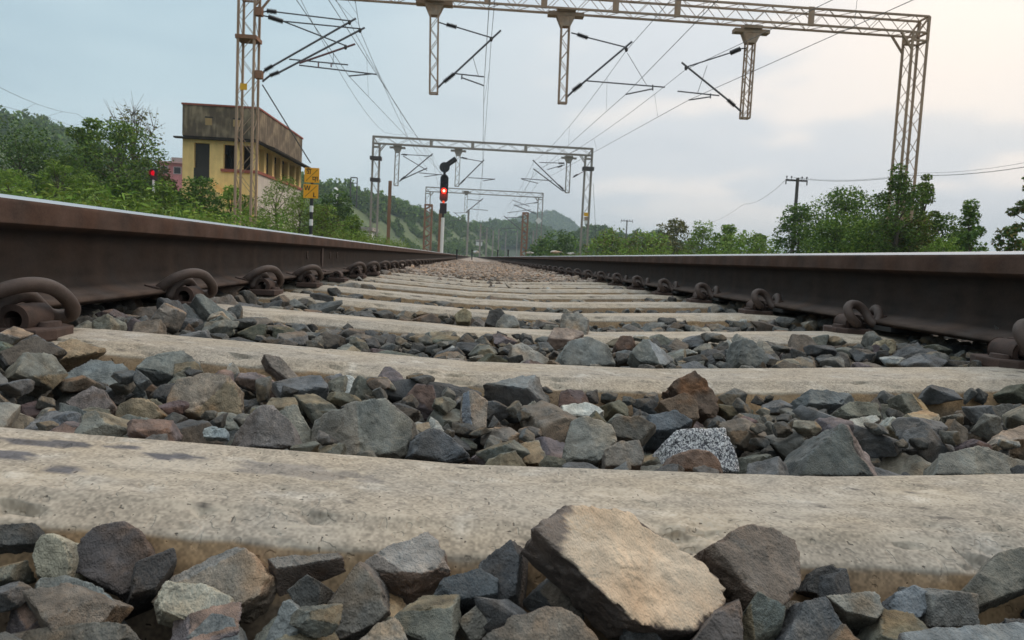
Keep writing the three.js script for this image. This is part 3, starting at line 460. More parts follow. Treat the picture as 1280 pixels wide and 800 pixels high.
  { p: [[833, 586], [842, 568], [870, 560], [890, 563], [904, 578], [908, 592]], d: 0.665, n: [0, 0.45, 0.9], t: 0.03, round: 1, c: [0.25, 0.155, 0.115], rust: 0.2, l: 'red brown domed stone in front of the speckled granite' },
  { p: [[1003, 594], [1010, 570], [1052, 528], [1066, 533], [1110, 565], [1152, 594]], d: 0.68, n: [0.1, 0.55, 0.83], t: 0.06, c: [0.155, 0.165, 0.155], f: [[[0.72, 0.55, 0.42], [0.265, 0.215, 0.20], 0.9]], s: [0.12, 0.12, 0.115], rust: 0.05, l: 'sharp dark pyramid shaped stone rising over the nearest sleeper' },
  { p: [[1170, 594], [1176, 567], [1225, 557], [1290, 577], [1310, 594]], d: 0.685, n: [0.05, 0.7, 0.7], t: 0.04, c: [0.33, 0.315, 0.275], rust: 0.2, l: 'broad pale olive stone behind the nearest sleeper at the picture edge' },
  { p: [[1212, 546], [1250, 538], [1290, 530], [1310, 545], [1250, 552]], d: 0.79, n: UP, t: 0.032, c: [0.34, 0.295, 0.27], s: [0.36, 0.24, 0.13], l: 'flat grey stone with an ochre broken edge near the picture edge' },
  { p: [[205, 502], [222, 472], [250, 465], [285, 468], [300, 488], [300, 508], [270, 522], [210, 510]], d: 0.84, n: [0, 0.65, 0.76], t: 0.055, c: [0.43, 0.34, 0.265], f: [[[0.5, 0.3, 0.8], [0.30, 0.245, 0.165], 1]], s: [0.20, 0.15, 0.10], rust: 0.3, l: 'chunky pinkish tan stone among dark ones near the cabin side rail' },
  { p: [[60, 476], [115, 449], [150, 452], [180, 480], [130, 486], [85, 482]], d: 0.93, n: [0, 0.9, 0.42], t: 0.035, c: [0.21, 0.235, 0.24], s: [0.11, 0.115, 0.11], rust: 0, l: 'dark slate blue slab with broad flat top near the cabin side rail' },
  { p: [[148, 452], [185, 445], [215, 434], [232, 438], [252, 455], [215, 468], [170, 460]], d: 1.02, n: [0.1, 0.85, 0.5], t: 0.035, c: [0.235, 0.245, 0.225], s: [0.09, 0.085, 0.08], rust: 0, l: 'greenish grey wedge lying against the second sleeper' },
  { p: [[407, 487], [418, 470], [440, 469], [458, 488], [440, 497], [412, 493]], d: 1.0, n: [0.1, 0.6, 0.8], t: 0.03, c: [0.72, 0.72, 0.70], s: [0.6, 0.6, 0.58], rust: 0.03, l: 'white quartz stone at the foot of the second sleeper' },
  { p: [[702, 506], [735, 502], [757, 512], [742, 521], [705, 518]], d: 0.89, n: [0.05, 0.75, 0.66], t: 0.02, c: [0.76, 0.74, 0.68], s: [0.45, 0.38, 0.29], rust: 0.03, l: 'small flat white stone between the maroon fronted one and the brown lump' },
  { p: [[142, 522], [150, 505], [170, 495], [185, 498], [207, 518], [165, 540], [145, 537]], d: 0.78, n: [0, 0.55, 0.83], t: 0.035, c: [0.33, 0.245, 0.145], s: [0.2, 0.15, 0.09], rust: 0.5, l: 'ochre brown stone with a dark line, just behind the nearest sleeper' },
  { p: [[80, 502], [115, 481], [130, 487], [141, 505], [122, 520], [88, 508]], d: 0.82, n: [-0.1, 0.7, 0.7], t: 0.035, c: [0.265, 0.205, 0.19], s: [0.12, 0.105, 0.10], l: 'mauve block shaped stone in front of the slate blue slab' },
  { p: [[70, 535], [74, 502], [95, 508], [150, 535], [140, 540]], d: 0.74, n: [0.15, 0.6, 0.78], t: 0.03, c: [0.17, 0.185, 0.185], rust: 0, l: 'long dark grey stone with pale upper edge below the mauve block' },
  { p: [[283, 552], [300, 525], [320, 510], [340, 504], [368, 530], [387, 558], [330, 558]], d: 0.69, n: [0.1, 0.6, 0.78], t: 0.05, c: [0.275, 0.235, 0.225], f: [[[-0.6, 0.4, 0.65], [0.22, 0.19, 0.175], 0.95]], rust: 0.1, l: 'purplish grey pyramid stone behind the nearest sleeper' },
  { p: [[342, 512], [370, 502], [390, 540], [390, 562], [362, 556], [346, 527]], d: 0.74, n: [0.1, 0.6, 0.78], t: 0.04, c: [0.325, 0.305, 0.25], rust: 0.15, l: 'olive tan stone between the purplish pyramid and the biggest grey one' },
  { p: [[810, 517], [845, 512], [867, 525], [850, 535], [812, 538]], d: 0.83, n: [-0.1, 0.8, 0.58], t: 0.03, c: [0.15, 0.17, 0.20], s: [0.07, 0.075, 0.085], rust: 0, l: 'blue black flat stone beside the rusty orange stone' },
  { p: [[704, 562], [714, 525], [735, 519], [765, 530], [772, 550], [752, 574], [706, 574]], d: 0.705, n: [-0.05, 0.62, 0.78], t: 0.045, c: [0.335, 0.315, 0.275], rust: 0.15, l: 'pale grey cracked stone below the small flat white one' },
  { p: [[755, 562], [775, 551], [800, 549], [806, 570], [802, 582], [757, 582]], d: 0.68, n: [0, 0.7, 0.7], t: 0.035, c: [0.28, 0.245, 0.215], s: [0.15, 0.12, 0.10], l: 'small grey brown stone between the cracked one and the granite' },
  { p: [[762, 527], [772, 520], [800, 519], [820, 530], [800, 550], [770, 545]], d: 0.78, n: [0, 0.45, 0.9], t: 0.035, c: [0.225, 0.195, 0.165], l: 'square faced brown stone behind the cracked grey one' },
  { p: [[579, 490], [590, 486], [610, 500], [608, 536], [592, 537], [578, 522]], d: 0.84, n: [0.15, 0.5, 0.85], t: 0.03, c: [0.38, 0.30, 0.24], f: [[[-0.6, 0.35, 0.72], [0.22, 0.24, 0.27], 0.9]], rust: 0.2, l: 'upright stone, half blue and half orange tan, below the maroon fronted one' },
  { p: [[1042, 514], [1065, 500], [1098, 503], [1103, 520], [1062, 521]], d: 0.9, n: [0, 0.7, 0.7], t: 0.03, c: [0.25, 0.24, 0.185], s: [0.1, 0.09, 0.075], rust: 0.1, l: 'olive rounded stone above the small white and rust coloured one' },
  { p: [[1060, 524], [1095, 518], [1101, 524], [1080, 536], [1065, 532]], d: 0.84, n: [0, 0.8, 0.6], t: 0.016, c: [0.70, 0.67, 0.60], s: [0.34, 0.2, 0.13], rust: 0.08, l: 'small white stone with a rusty underside by the dark pyramid' },
  { p: [[1000, 490], [1012, 486], [1060, 490], [1092, 499], [1050, 505], [1006, 505]], d: 0.98, n: [0.05, 0.8, 0.6], t: 0.035, c: [0.21, 0.23, 0.24], s: [0.11, 0.12, 0.125], rust: 0, l: 'long slate grey stone lying along the second sleeper' },
  { p: [[1127, 490], [1160, 496], [1166, 503], [1180, 522], [1150, 532], [1133, 507]], d: 0.96, n: [0.2, 0.5, 0.84], t: 0.03, c: [0.28, 0.25, 0.19], f: [[[0.6, 0.6, 0.5], [0.47, 0.35, 0.19], 0.8]], rust: 0.15, l: 'pointed stone with a yellow corner against the second sleeper' },
  { p: [[1220, 522], [1240, 505], [1278, 504], [1288, 530], [1232, 534]], d: 0.95, n: [0.1, 0.45, 0.88], t: 0.035, c: [0.19, 0.175, 0.16], l: 'dark square stone in the corner where second sleeper meets the picture edge' },
  { p: [[330, 442], [350, 446], [375, 473], [362, 476], [338, 458]], d: 1.02, n: [0.25, 0.7, 0.66], t: 0.02, c: [0.36, 0.29, 0.245], s: [0.12, 0.09, 0.08], rust: 0.2, l: 'thin brown splinter leaning on the second sleeper' },
  // beyond the second sleeper
  { p: [[701, 446], [712, 425], [735, 419], [760, 430], [770, 454], [740, 458], [705, 457]], d: 1.3, n: [0, 0.5, 0.86], t: 0.05, c: [0.31, 0.305, 0.285], rust: 0.05, l: 'big blue grey stone just beyond the second sleeper' },
  { p: [[685, 422], [692, 409], [720, 411], [732, 416], [715, 425]], d: 1.5, n: [0, 0.85, 0.5], t: 0.025, c: [0.47, 0.34, 0.275], s: [0.3, 0.2, 0.16], rust: 0.15, l: 'salmon pink stone beyond the big blue grey one' },
  { p: [[640, 432], [652, 428], [690, 449], [682, 456], [640, 453]], d: 1.33, n: [0.25, 0.75, 0.6], t: 0.03, c: [0.40, 0.375, 0.34], s: [0.24, 0.18, 0.125], rust: 0.2, l: 'brown stone with pale sloping top beyond the second sleeper' },
  { p: [[788, 440], [805, 422], [818, 424], [852, 442], [832, 455], [800, 452]], d: 1.3, n: [0.1, 0.6, 0.8], t: 0.04, c: [0.245, 0.255, 0.24], f: [[[0.6, 0.6, 0.5], [0.30, 0.32, 0.33], 0.9]], rust: 0.05, l: 'two faced grey stone near the brown ball shaped stone' },
  { p: [[768, 430], [776, 419], [790, 419], [796, 428], [788, 437], [772, 438]], d: 1.45, n: [0, 0.5, 0.86], t: 0.03, round: 1, c: [0.21, 0.12, 0.085], rust: 0.3, l: 'brown ball shaped stone beyond the second sleeper' },
  { p: [[698, 405], [704, 391], [724, 389], [737, 399], [734, 420], [703, 414]], d: 1.72, n: [0, 0.6, 0.8], t: 0.045, c: [0.38, 0.34, 0.295], s: [0.19, 0.13, 0.09], rust: 0.3, amp: 1.3, l: 'knobbly pale brown stone standing before the fourth sleeper' },
  { p: [[606, 404], [612, 388], [626, 385], [634, 396], [622, 410]], d: 1.9, n: [-0.1, 0.5, 0.86], t: 0.04, c: [0.115, 0.105, 0.10], l: 'dark stone beside a round grey one, before the fourth sleeper' },
  { p: [[620, 402], [630, 391], [645, 394], [650, 406], [632, 411], [622, 411]], d: 1.8, n: [0, 0.55, 0.83], t: 0.04, round: 1, c: [0.33, 0.31, 0.28], l: 'round grey stone before the fourth sleeper' },
  { p: [[568, 393], [580, 384], [590, 390], [588, 402], [570, 402]], d: 1.95, n: [0, 0.4, 0.9], t: 0.03, round: 1, c: [0.58, 0.46, 0.26], rust: 0.1, l: 'yellow sandy stone before the fourth sleeper' },
  { p: [[1097, 430], [1102, 424], [1120, 424], [1121, 440], [1104, 445]], d: 1.5, n: [0, 0.4, 0.9], t: 0.03, c: [0.60, 0.47, 0.28], s: [0.4, 0.32, 0.21], rust: 0.2, amp: 1.5, l: 'golden lump of stone near the foot of the pole side rail' },
  { p: [[924, 452], [928, 422], [935, 420], [965, 446], [955, 458], [930, 458]], d: 1.3, n: [0.15, 0.5, 0.85], t: 0.045, c: [0.235, 0.24, 0.23], rust: 0.05, amp: 1.2, l: 'ribbed dark grey stone beyond the second sleeper towards the pole side rail' },
  { p: [[988, 440], [990, 416], [1010, 418], [1028, 436], [1010, 442]], d: 1.5, n: [0, 0.6, 0.8], t: 0.03, c: [0.255, 0.195, 0.155], rust: 0.2, l: 'brown stone lying against the third sleeper' },
  { p: [[243, 368], [252, 366], [297, 398], [290, 408], [268, 400]], d: 1.5, n: [0.35, 0.7, 0.6], t: 0.03, c: [0.28, 0.295, 0.275], s: [0.12, 0.12, 0.115], rust: 0, l: 'long pale grey stone propped against the rail fastening' },
  { p: [[206, 406], [212, 386], [232, 378], [247, 392], [263, 410]], d: 1.5, n: [0, 0.6, 0.8], t: 0.035, c: [0.26, 0.27, 0.275], s: [0.1, 0.1, 0.1], rust: 0, l: 'blue grey stone at the foot of the rail fastening' },
  { p: [[160, 404], [168, 385], [206, 379], [211, 398], [195, 411], [172, 408]], d: 1.5, n: [-0.05, 0.6, 0.8], t: 0.03, c: [0.29, 0.215, 0.17], rust: 0.2, l: 'flat brown stone beneath the cabin side rail' },
  { p: [[385, 366], [418, 371], [425, 384], [398, 390]], d: 2.25, n: [0, 0.3, 0.95], t: 0.04, c: [0.09, 0.08, 0.075], f: [[[0.9, 0.2, 0.4], [0.55, 0.43, 0.24], 1.6]], rust: 0, l: 'black stone with a yellow end lying on a far sleeper' },
  { p: [[255, 536], [262, 533], [282, 535], [284, 548], [253, 546]], d: 0.69, n: [0, 0.6, 0.8], t: 0.012, c: [0.60, 0.68, 0.72], s: [0.4, 0.47, 0.5], rust: 0, amp: 1.6, name: 'loose_stone', l: 'small pale blue white chip touching the nearest sleeper' },
];
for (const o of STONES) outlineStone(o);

for (let k = 0; k < 15; k++) {                  // the upper layers, round the stones above
  const [a, b] = k ? crib(k) : [-0.16, Z0 + 0.105];
  strew(300 + k, a, b, k < 3 ? 1300 : k < 9 ? 700 : 800, (R) => (R() < 0.7 ? 0.026 : 0.016) + 0.018 * R(), capOf(k));
  strew(500 + k, a, b, k < 3 ? 650 : 240, (R) => 0.009 + 0.009 * R(), (x, z) => capOf(k)(x, z) - 0.004);
}
for (let k = 9; k < 15; k++) strew(700 + k, Z0 - SP * k, Z0 - SP * (k - 1), [170, 230, 200, 130, 60, 40][k - 9], (R) => 0.012 + 0.016 * R() * R(), (x) => 0.028 + sleeperTop(x), -0.5, 0.8);
strew(790, -5.2, -4.4, 60, (R) => 0.010 + 0.015 * R(), (x) => 0.03 + sleeperTop(x), -0.45, 0.75);
strew(800, -4.2, -1.2, 26, (R) => 0.008 + 0.009 * R(), () => 0.05, -0.4, 0.7);
{
  const seen = new Int32Array(stones.length); for (let c = 0; c < own.length; c++) if (own[c] >= 0) seen[own[c]]++;
  const score = stones.map((s, i) => { const d = V(s.x, s.y, s.z).sub(EYE), dz = d.dot(CF), px = d.dot(CR) / dz * FOC, py = d.dot(CU) / dz * FOC; const inside = Math.abs(px) < 660 && Math.abs(py) < 430; return inside && seen[i] > 5 ? s.r / dz * Math.min(1, seen[i] * CELL * CELL / (2.2 * s.r * s.r)) : 0; });
  const order = stones.map((_, i) => i).sort((a, b) => score[b] - score[a]), single = new Set(order.slice(0, 300).filter((i) => score[i] > 0));
  const mats = {};
  for (const i of single) {
    const s = stones[i], key = s.c.map((v) => Math.round(v * 28) / 28 + 0.012); const k = key.join();
    if (!mats[k]) { mats[k] = M.stone.clone(); mats[k].color.setRGB(...key); }
    const m = mesh('ballast_stone', variant(s.va, -s.z < 0.62 ? 16 : 10), mats[k], bed); m.position.set(s.x, s.y, s.z); m.quaternion.copy(s.q); m.scale.setScalar(s.r);
  }
  const rest = sub('packed_stones', bed); rest.userData.kind = 'stuff';
  const lists = Array.from({ length: NV }, () => []);
  stones.forEach((s, i) => { if (!single.has(i)) lists[s.va].push(s); });
  const R = rng(4242);                         // farther stones, smaller than can be told apart
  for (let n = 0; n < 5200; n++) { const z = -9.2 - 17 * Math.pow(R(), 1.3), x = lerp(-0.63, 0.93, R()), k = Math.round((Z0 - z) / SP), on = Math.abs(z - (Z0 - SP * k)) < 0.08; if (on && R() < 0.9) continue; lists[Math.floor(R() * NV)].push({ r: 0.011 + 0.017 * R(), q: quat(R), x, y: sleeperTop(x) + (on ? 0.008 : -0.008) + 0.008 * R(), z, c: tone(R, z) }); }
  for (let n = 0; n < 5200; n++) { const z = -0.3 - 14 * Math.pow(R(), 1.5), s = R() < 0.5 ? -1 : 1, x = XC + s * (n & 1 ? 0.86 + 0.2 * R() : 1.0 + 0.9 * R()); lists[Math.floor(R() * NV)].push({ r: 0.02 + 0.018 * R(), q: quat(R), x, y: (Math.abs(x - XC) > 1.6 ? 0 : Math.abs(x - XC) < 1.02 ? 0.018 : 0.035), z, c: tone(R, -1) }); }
  const mx = new THREE.Matrix4(), cc = new THREE.Color();
  lists.forEach((l, v) => { if (!l.length) return; const im = new THREE.InstancedMesh(variant(v, 6), M.stone, l.length); im.name = 'stones'; im.castShadow = im.receiveShadow = true;
    l.forEach((s, i) => { im.setMatrixAt(i, mx.compose(V(s.x, s.y, s.z), s.q, V(s.r, s.r, s.r))); im.setColorAt(i, cc.setRGB(...s.c)); }); rest.add(im); });
  let tri = 0; scene.traverse((o) => { if (o.isMesh && !o.isInstancedMesh) tri += (o.geometry.index ? o.geometry.index.count : o.geometry.attributes.position.count) / 3; }); console.log('triangles', tri); console.log('stones', stones.length, 'single', single.size);
}

// ---------------------------------------------------------------- hills
const GY = -0.62;
function ridge(name, label, pts, reach, mat, bump, seed) {        // crest through points; falls to the ground in front and behind
  const curve = new THREE.CatmullRomCurve3(pts, false, 'centripetal'), nu = 120, nv = 40, pos = [], uv = [], idx = [];
  const surf = (u, v) => { const c = curve.getPoint(u), h = c.y - GY, s = v * 2 - 1, w = s < 0 ? reach : reach * 1.5, end = Math.min(1, Math.min(u, 1 - u) * 30 + 0.02), f = Math.pow(Math.cos(Math.min(1, Math.abs(s)) * Math.PI / 2), 1.4);
    const n = 1 + bump * fbm(c.x / reach * 2.6 + s * 1.5, seed, c.z / reach * 1.3 + s * 2, 4) * Math.abs(s) * 2;
    return V(c.x - (s < 0 ? -1 : 1) * 0 + 0, GY - 0.4 + h * f * n * end, c.z - s * w); };
  for (let i = 0; i <= nu; i++) for (let j = 0; j <= nv; j++) { const p = surf(i / nu, j / nv); pos.push(p.x, p.y, p.z); uv.push(p.x / 14, p.z / 14); }
  for (let i = 0; i < nu; i++) for (let j = 0; j < nv; j++) { const a = i * (nv + 1) + j, b = a + nv + 1; idx.push(a, b, a + 1, a + 1, b, b + 1); }
  const g = new THREE.BufferGeometry(); g.setAttribute('position', new THREE.Float32BufferAttribute(pos, 3)); g.setAttribute('uv', new THREE.Float32BufferAttribute(uv, 2)); g.setIndex(idx); g.computeVertexNormals();
  const m = struct(mesh(name, g, mat)); m.userData.label = label; m.material.side = THREE.DoubleSide; return surf;
}
const grassHill = std([0.17, 0.215, 0.085], 1, { map: T.earth }), woodHill = std([0.06, 0.085, 0.035], 1, { map: T.earth });
const lh = ridge('hillside', 'long grassy hillside dotted with trees behind the yellow signal cabin', [at(-260, 150, 265), at(-60, 160, 260), at(50, 163, 255), at(110, 190, 250), at(200, 226, 245), at(330, 236, 240), at(405, 240, 240), at(450, 252, 255), at(500, 264, 290), at(540, 277, 330), at(590, 287, 390), at(630, 307, 440)], 95, grassHill, 0.25, 3);
const mh = ridge('hills', 'dark wooded hill behind the far masts', [at(540, 300, 560), at(590, 292, 560), at(625, 288, 560), at(660, 291, 560), at(700, 302, 580), at(740, 312, 600)], 160, woodHill, 0.2, 5);
const bh = ridge('hills', 'distant blue hill peak beyond the gantries', [at(560, 306, 1150), at(600, 296, 1150), at(640, 284, 1150), at(672, 275, 1160), at(695, 277, 1150), at(716, 295, 1150), at(745, 304, 1160), at(800, 316, 1180)], 320, woodHill, 0.15, 8);
const rh = ridge('hills', 'low wooded rise beyond the shrubs along the line', [at(690, 314, 330), at(728, 299, 330), at(745, 293, 330), at(775, 304, 340), at(812, 300, 350), at(840, 312, 360), at(900, 322, 370)], 60, woodHill, 0.2, 9);

// ---------------------------------------------------------------- leaves, trees, shrubs
const leafMat = new THREE.MeshPhysicalMaterial({ roughness: 0.75, vertexColors: true, side: THREE.DoubleSide, transmission: 0.28, thickness: 0, specularIntensity: 0.4 });
const bark = std([0.14, 0.105, 0.075], 0.95, { map: T.rust });
const GREENS = { deep: [[0.057, 0.115, 0.021], [0.084, 0.156, 0.026], [0.133, 0.207, 0.034]], mid: [[0.097, 0.175, 0.022], [0.145, 0.235, 0.030], [0.212, 0.285, 0.042]], fresh: [[0.126, 0.221, 0.030], [0.185, 0.295, 0.042], [0.252, 0.344, 0.059]], dull: [[0.097, 0.110, 0.031], [0.141, 0.143, 0.042], [0.176, 0.161, 0.052]], rusty: [[0.123, 0.110, 0.026], [0.194, 0.147, 0.031], [0.097, 0.138, 0.026]] };
function leafGeo(R, clumps, n, size, pal, long = 1.7) {
  const pos = new Float32Array(n * 12), col = new Float32Array(n * 12), idx = new Uint32Array(n * 6), a = V(0, 0, 0), b = V(0, 0, 0), p = V(0, 0, 0); let tot = 0; for (const c of clumps) tot += c.w; 
  for (let i = 0; i < n; i++) {
    let t = R() * tot, c = clumps[0]; for (const k of clumps) { t -= k.w; if (t <= 0) { c = k; break; } }
    a.set(R() * 2 - 1, R() * 2 - 1, R() * 2 - 1).normalize(); const rr = 0.35 + 0.65 * Math.pow(R(), 0.6) + (R() < 0.1 ? 0.25 * R() : 0);
    p.set(c.p.x + a.x * c.r.x * rr, c.p.y + a.y * c.r.y * rr, c.p.z + a.z * c.r.z * rr);
    b.set(R() - 0.5, R() * 0.5 - 0.35, R() - 0.5).add(a.multiplyScalar(0.35)).normalize(); a.set(R() - 0.5, R() - 0.5, R() - 0.5).cross(b).normalize();
    const L = size * (0.6 + 0.8 * R()), W = L / long, o = i * 12, q = pal[Math.floor(R() * pal.length)], j = (c.t || 1) * (0.75 + 0.5 * R());
    pos.set([p.x - b.x * L / 2, p.y - b.y * L / 2, p.z - b.z * L / 2, p.x + a.x * W / 2, p.y + a.y * W / 2 + L * 0.06, p.z + a.z * W / 2, p.x + b.x * L / 2, p.y + b.y * L / 2, p.z + b.z * L / 2, p.x - a.x * W / 2, p.y - a.y * W / 2 + L * 0.06, p.z - a.z * W / 2], o);
    for (let k = 0; k < 4; k++) col.set([q[0] * j, q[1] * j, q[2] * j], o + k * 3);
    idx.set([i * 4, i * 4 + 1, i * 4 + 2, i * 4, i * 4 + 2, i * 4 + 3], i * 6);
  }
  const g = new THREE.BufferGeometry(); g.setAttribute('position', new THREE.BufferAttribute(pos, 3)); g.setAttribute('color', new THREE.BufferAttribute(col, 3)); g.setIndex(new THREE.BufferAttribute(idx, 1)); g.computeVertexNormals(); return g;
}
function limb(a, b, r0, r1, sides = 6) { const d = b.clone().sub(a), g = new THREE.CylinderGeometry(r1, r0, d.length(), sides, 1); g.applyMatrix4(new THREE.Matrix4().compose(a.clone().add(b).multiplyScalar(0.5), new THREE.Quaternion().setFromUnitVectors(Y, d.normalize()), V(1, 1, 1))); return g; }
let plantSeed = 50;
// name, label, category, [px, top, width in px, distance], {kind}: form is 'tree' | 'bush' | 'tall' | 'bare'
function plant(name, label, category, [px, top, wpx, d], pal, form = 'bush', group, extra = {}) {
  const R = rng(plantSeed++ * 101 + 7), P0 = at(px, 300, d), H = at(px, top, d).y - GY, W = wpx * d / FOC, t = thing(name, label, category, [P0.x, GY, P0.z], group), wood = [], clumps = [];
  const y0 = form === 'bush' ? 0.05 * H : form === 'tall' ? 0.2 * H : 0.28 * H, n = form === 'bare' ? 34 : extra.clumps || 22, lean = (R() - 0.5) * 0.1 * H, trunkTop = V(lean, H * 0.72, 0);
  const r0 = Math.max(0.03, H * 0.018);
  const knee = V(lean * 0.3 + (R() - 0.5) * 0.1, H * 0.35, (R() - 0.5) * 0.1);
  wood.push(limb(V(0, -0.1, 0), knee, r0 * 1.25, r0), limb(knee, trunkTop, r0, r0 * 0.4));
  for (let i = 0; i < n; i++) {
    const u = (i + 0.5) / n, f = form === 'bush' ? Math.sqrt(Math.max(0.1, 1 - Math.pow(u, 2.2))) : form === 'tall' ? 0.45 + 0.55 * Math.sin(Math.PI * Math.min(1, u * 0.9 + 0.1)) : Math.sin(Math.PI * Math.min(0.97, u * 0.85 + 0.14));
    const a = i * 2.4 + R() * 1.2, rad = W / 2 * f * (0.25 + 0.65 * Math.sqrt(R())), s = (form === 'tall' ? 0.17 : 0.2) * W * (0.65 + 0.7 * R()) * (extra.clump || 1), yy = y0 + (H - y0) * (u * 0.94) * (0.92 + 0.12 * R());
    const p = V(Math.cos(a) * rad + lean * u, Math.min(yy, H - s * 0.5), Math.sin(a) * rad * 0.8);
    clumps.push({ p, r: V(s, s * (0.65 + 0.3 * R()), s), w: s * s, t: 0.8 + 0.45 * R() });
    const from = V(0, -0.1, 0).lerp(knee, 1).lerp(trunkTop, clamp(u * 0.9)); wood.push(limb(from, p, r0 * 0.35, r0 * 0.1, 4));
    if (form === 'bare') for (let k = 0; k < 6; k++) { const e = p.clone().add(V((R() - 0.5) * W * 0.32, R() * H * 0.16, (R() - 0.5) * W * 0.3)); wood.push(limb(p, e, r0 * 0.12, 0.006, 3)); }
  }
  mesh('trunk', mergeGeometries(wood.map((g) => g)), bark, t);
  const area = wpx * H / d * FOC, count = Math.round(clamp(area * 0.85 * (extra.dens || 1), 350, 8500)), size = clamp(2.75 * d / 755, 0.055, 0.5) * (extra.leaf || 1);
  mesh('crown', leafGeo(R, clumps, form === 'bare' ? Math.round(count * 0.16) : count, size, pal, extra.long), leafMat, t);
  return t;
}
const G = GREENS;
// beside the cabin
plant('tree', 'dark leafy tree mass at the picture edge beyond the rail', 'tree', [22, 156, 132, 44], G.deep, 'bush', undefined, { clumps: 34 });
plant('tree', 'dark rounded tree between the edge mass and the spired tree', 'tree', [78, 178, 104, 46], G.deep, 'bush', undefined, { clumps: 30 });
plant('tree', 'leafy tree with a thin bright spire of new growth', 'tree', [104, 144, 56, 43], G.mid, 'tall');
plant('tree', 'broad mid green tree below the twiggy one', 'tree', [142, 146, 108, 42], [...G.deep, ...G.mid], 'tree', undefined, { clumps: 28 });
plant('bare_tree', 'sparse brown twiggy tree rising above the green crowns', 'tree', [168, 124, 96, 47], G.dull, 'bare');
plant('shrub', 'dull green shrub just in front of the pink house', 'shrub', [196, 208, 52, 45], G.dull, 'bush');
plant('bush', 'dark round glossy bush in front of the cabin door', 'bush', [250, 216, 68, 29], [...G.deep, G.mid[0]], 'bush', undefined, { clumps: 28 });
plant('bush', 'bright yellowish bush at the picture edge above the rail', 'bush', [12, 208, 74, 27], G.fresh, 'bush', undefined, { clumps: 36, clump: 0.72, long: 3 });
plant('bush', 'pale green pointed bush before the dark rounded tree', 'bush', [74, 200, 56, 27], [...G.fresh, ...G.mid], 'tall', undefined, { clumps: 34, clump: 0.8, long: 3 });
plant('bush', 'soft green bush below the spired tree', 'bush', [112, 214, 60, 25], [...G.fresh, ...G.mid], 'bush', undefined, { clumps: 36, clump: 0.72, long: 3 });
plant('bush', 'dense green bush under the broad tree', 'bush', [158, 214, 74, 28], [...G.mid, ...G.deep], 'bush');
plant('bush', 'low green bush beside the small red signal', 'bush', [198, 224, 64, 30], G.mid, 'bush');
plant('bush', 'feathery green bush in front of the lattice mast foot', 'bush', [284, 232, 56, 30], G.fresh, 'tall');
plant('bush', 'tall feathery bush below the cabin side windows', 'bush', [346, 222, 74, 29], [...G.fresh, ...G.mid], 'tall', undefined, { leaf: 0.8, long: 3 });
plant('bush', 'leafy bush between the cabin corner and the yellow boards', 'bush', [374, 238, 56, 27], [...G.fresh, G.dull[1]], 'bush', undefined, { leaf: 0.8, long: 3 });
plant('bush', 'pale weedy bush below the yellow boards', 'bush', [404, 256, 60, 27], [...G.fresh, G.dull[2]], 'bush', undefined, { long: 3 });
plant('tree', 'dark tree just beyond the yellow boards', 'tree', [414, 238, 62, 60], G.deep, 'bush');
plant('bush', 'low bush between the dark tree and the far gantry leg', 'bush', [440, 266, 36, 36], G.mid, 'bush');
// beyond the other rail
plant('bush', 'dark green bush just short of the far gantry leg', 'bush', [706, 290, 56, 74], G.deep, 'bush');
plant('bush', 'green bush spreading at the far gantry leg', 'bush', [676, 297, 40, 80], G.deep, 'bush');
plant('bush', 'pale green bush beyond the far gantry leg', 'bush', [764, 288, 80, 52], [...G.fresh, G.dull[2]], 'bush');
plant('bush', 'yellowish green bush below the distant small pole', 'bush', [806, 291, 76, 50], [...G.fresh, G.dull[2]], 'bush');
plant('tree', 'thin topped tree with greyish twigs amid the bright bushes', 'tree', [846, 276, 60, 56], G.dull, 'tree', undefined, { dens: 0.7 });
plant('tree', 'bright green round tree in the middle of the bushes', 'tree', [876, 276, 54, 48], [...G.mid, ...G.fresh], 'bush', undefined, { clumps: 36, clump: 0.72, long: 3 });
plant('tree', 'bright green tree with a pointed top next to the round one', 'tree', [908, 277, 46, 47], G.fresh, 'tall');
plant('bush', 'low bright hedge like bush before the dark clump', 'bush', [940, 294, 104, 42], G.fresh, 'bush');
plant('bush', 'small dark round bush standing alone on the skyline', 'bush', [948, 288, 24, 60], G.deep, 'bush');
plant('tree', 'dark tree at the foot of the wooden utility pole', 'tree', [1000, 256, 72, 36], [...G.deep, G.mid[0]], 'bush', undefined, { clumps: 26 });
plant('tree', 'big spreading dark green tree between pole and gantry leg', 'tree', [1052, 236, 110, 32], [...G.deep, ...G.mid], 'tree', undefined, { clumps: 32 });
plant('tree', 'tall thin branched tree growing up through the gantry leg', 'tree', [1120, 206, 70, 22.5], [...G.deep, G.dull[0], G.mid[1]], 'tree', undefined, { dens: 0.6, clumps: 26, clump: 0.8 });
plant('tree', 'airy tree top just beyond the gantry leg', 'tree', [1150, 212, 40, 26], [...G.mid, G.dull[0]], 'tree', undefined, { dens: 0.6, clump: 0.9 });
plant('tree', 'dense dark tree filling the gap behind the gantry leg', 'tree', [1110, 240, 96, 30], [...G.deep, ...G.mid], 'bush', undefined, { clumps: 30 });
plant('bush', 'dark leafy bush between gantry leg and round headed tree', 'bush', [1176, 262, 60, 26], [...G.deep, ...G.mid], 'bush');
plant('bush', 'rounded green bush under the big spreading tree', 'bush', [1040, 270, 80, 30], [...G.mid, ...G.deep], 'bush');
plant('bush', 'full bright bush hiding the base of the cabin', 'bush', [312, 250, 70, 33], [...G.fresh, ...G.mid], 'bush', undefined, { clumps: 36, clump: 0.72, long: 3 });
plant('bush', 'low bush at the cabin corner behind the glossy one', 'bush', [222, 238, 60, 32], [...G.mid, G.fresh[0]], 'bush');
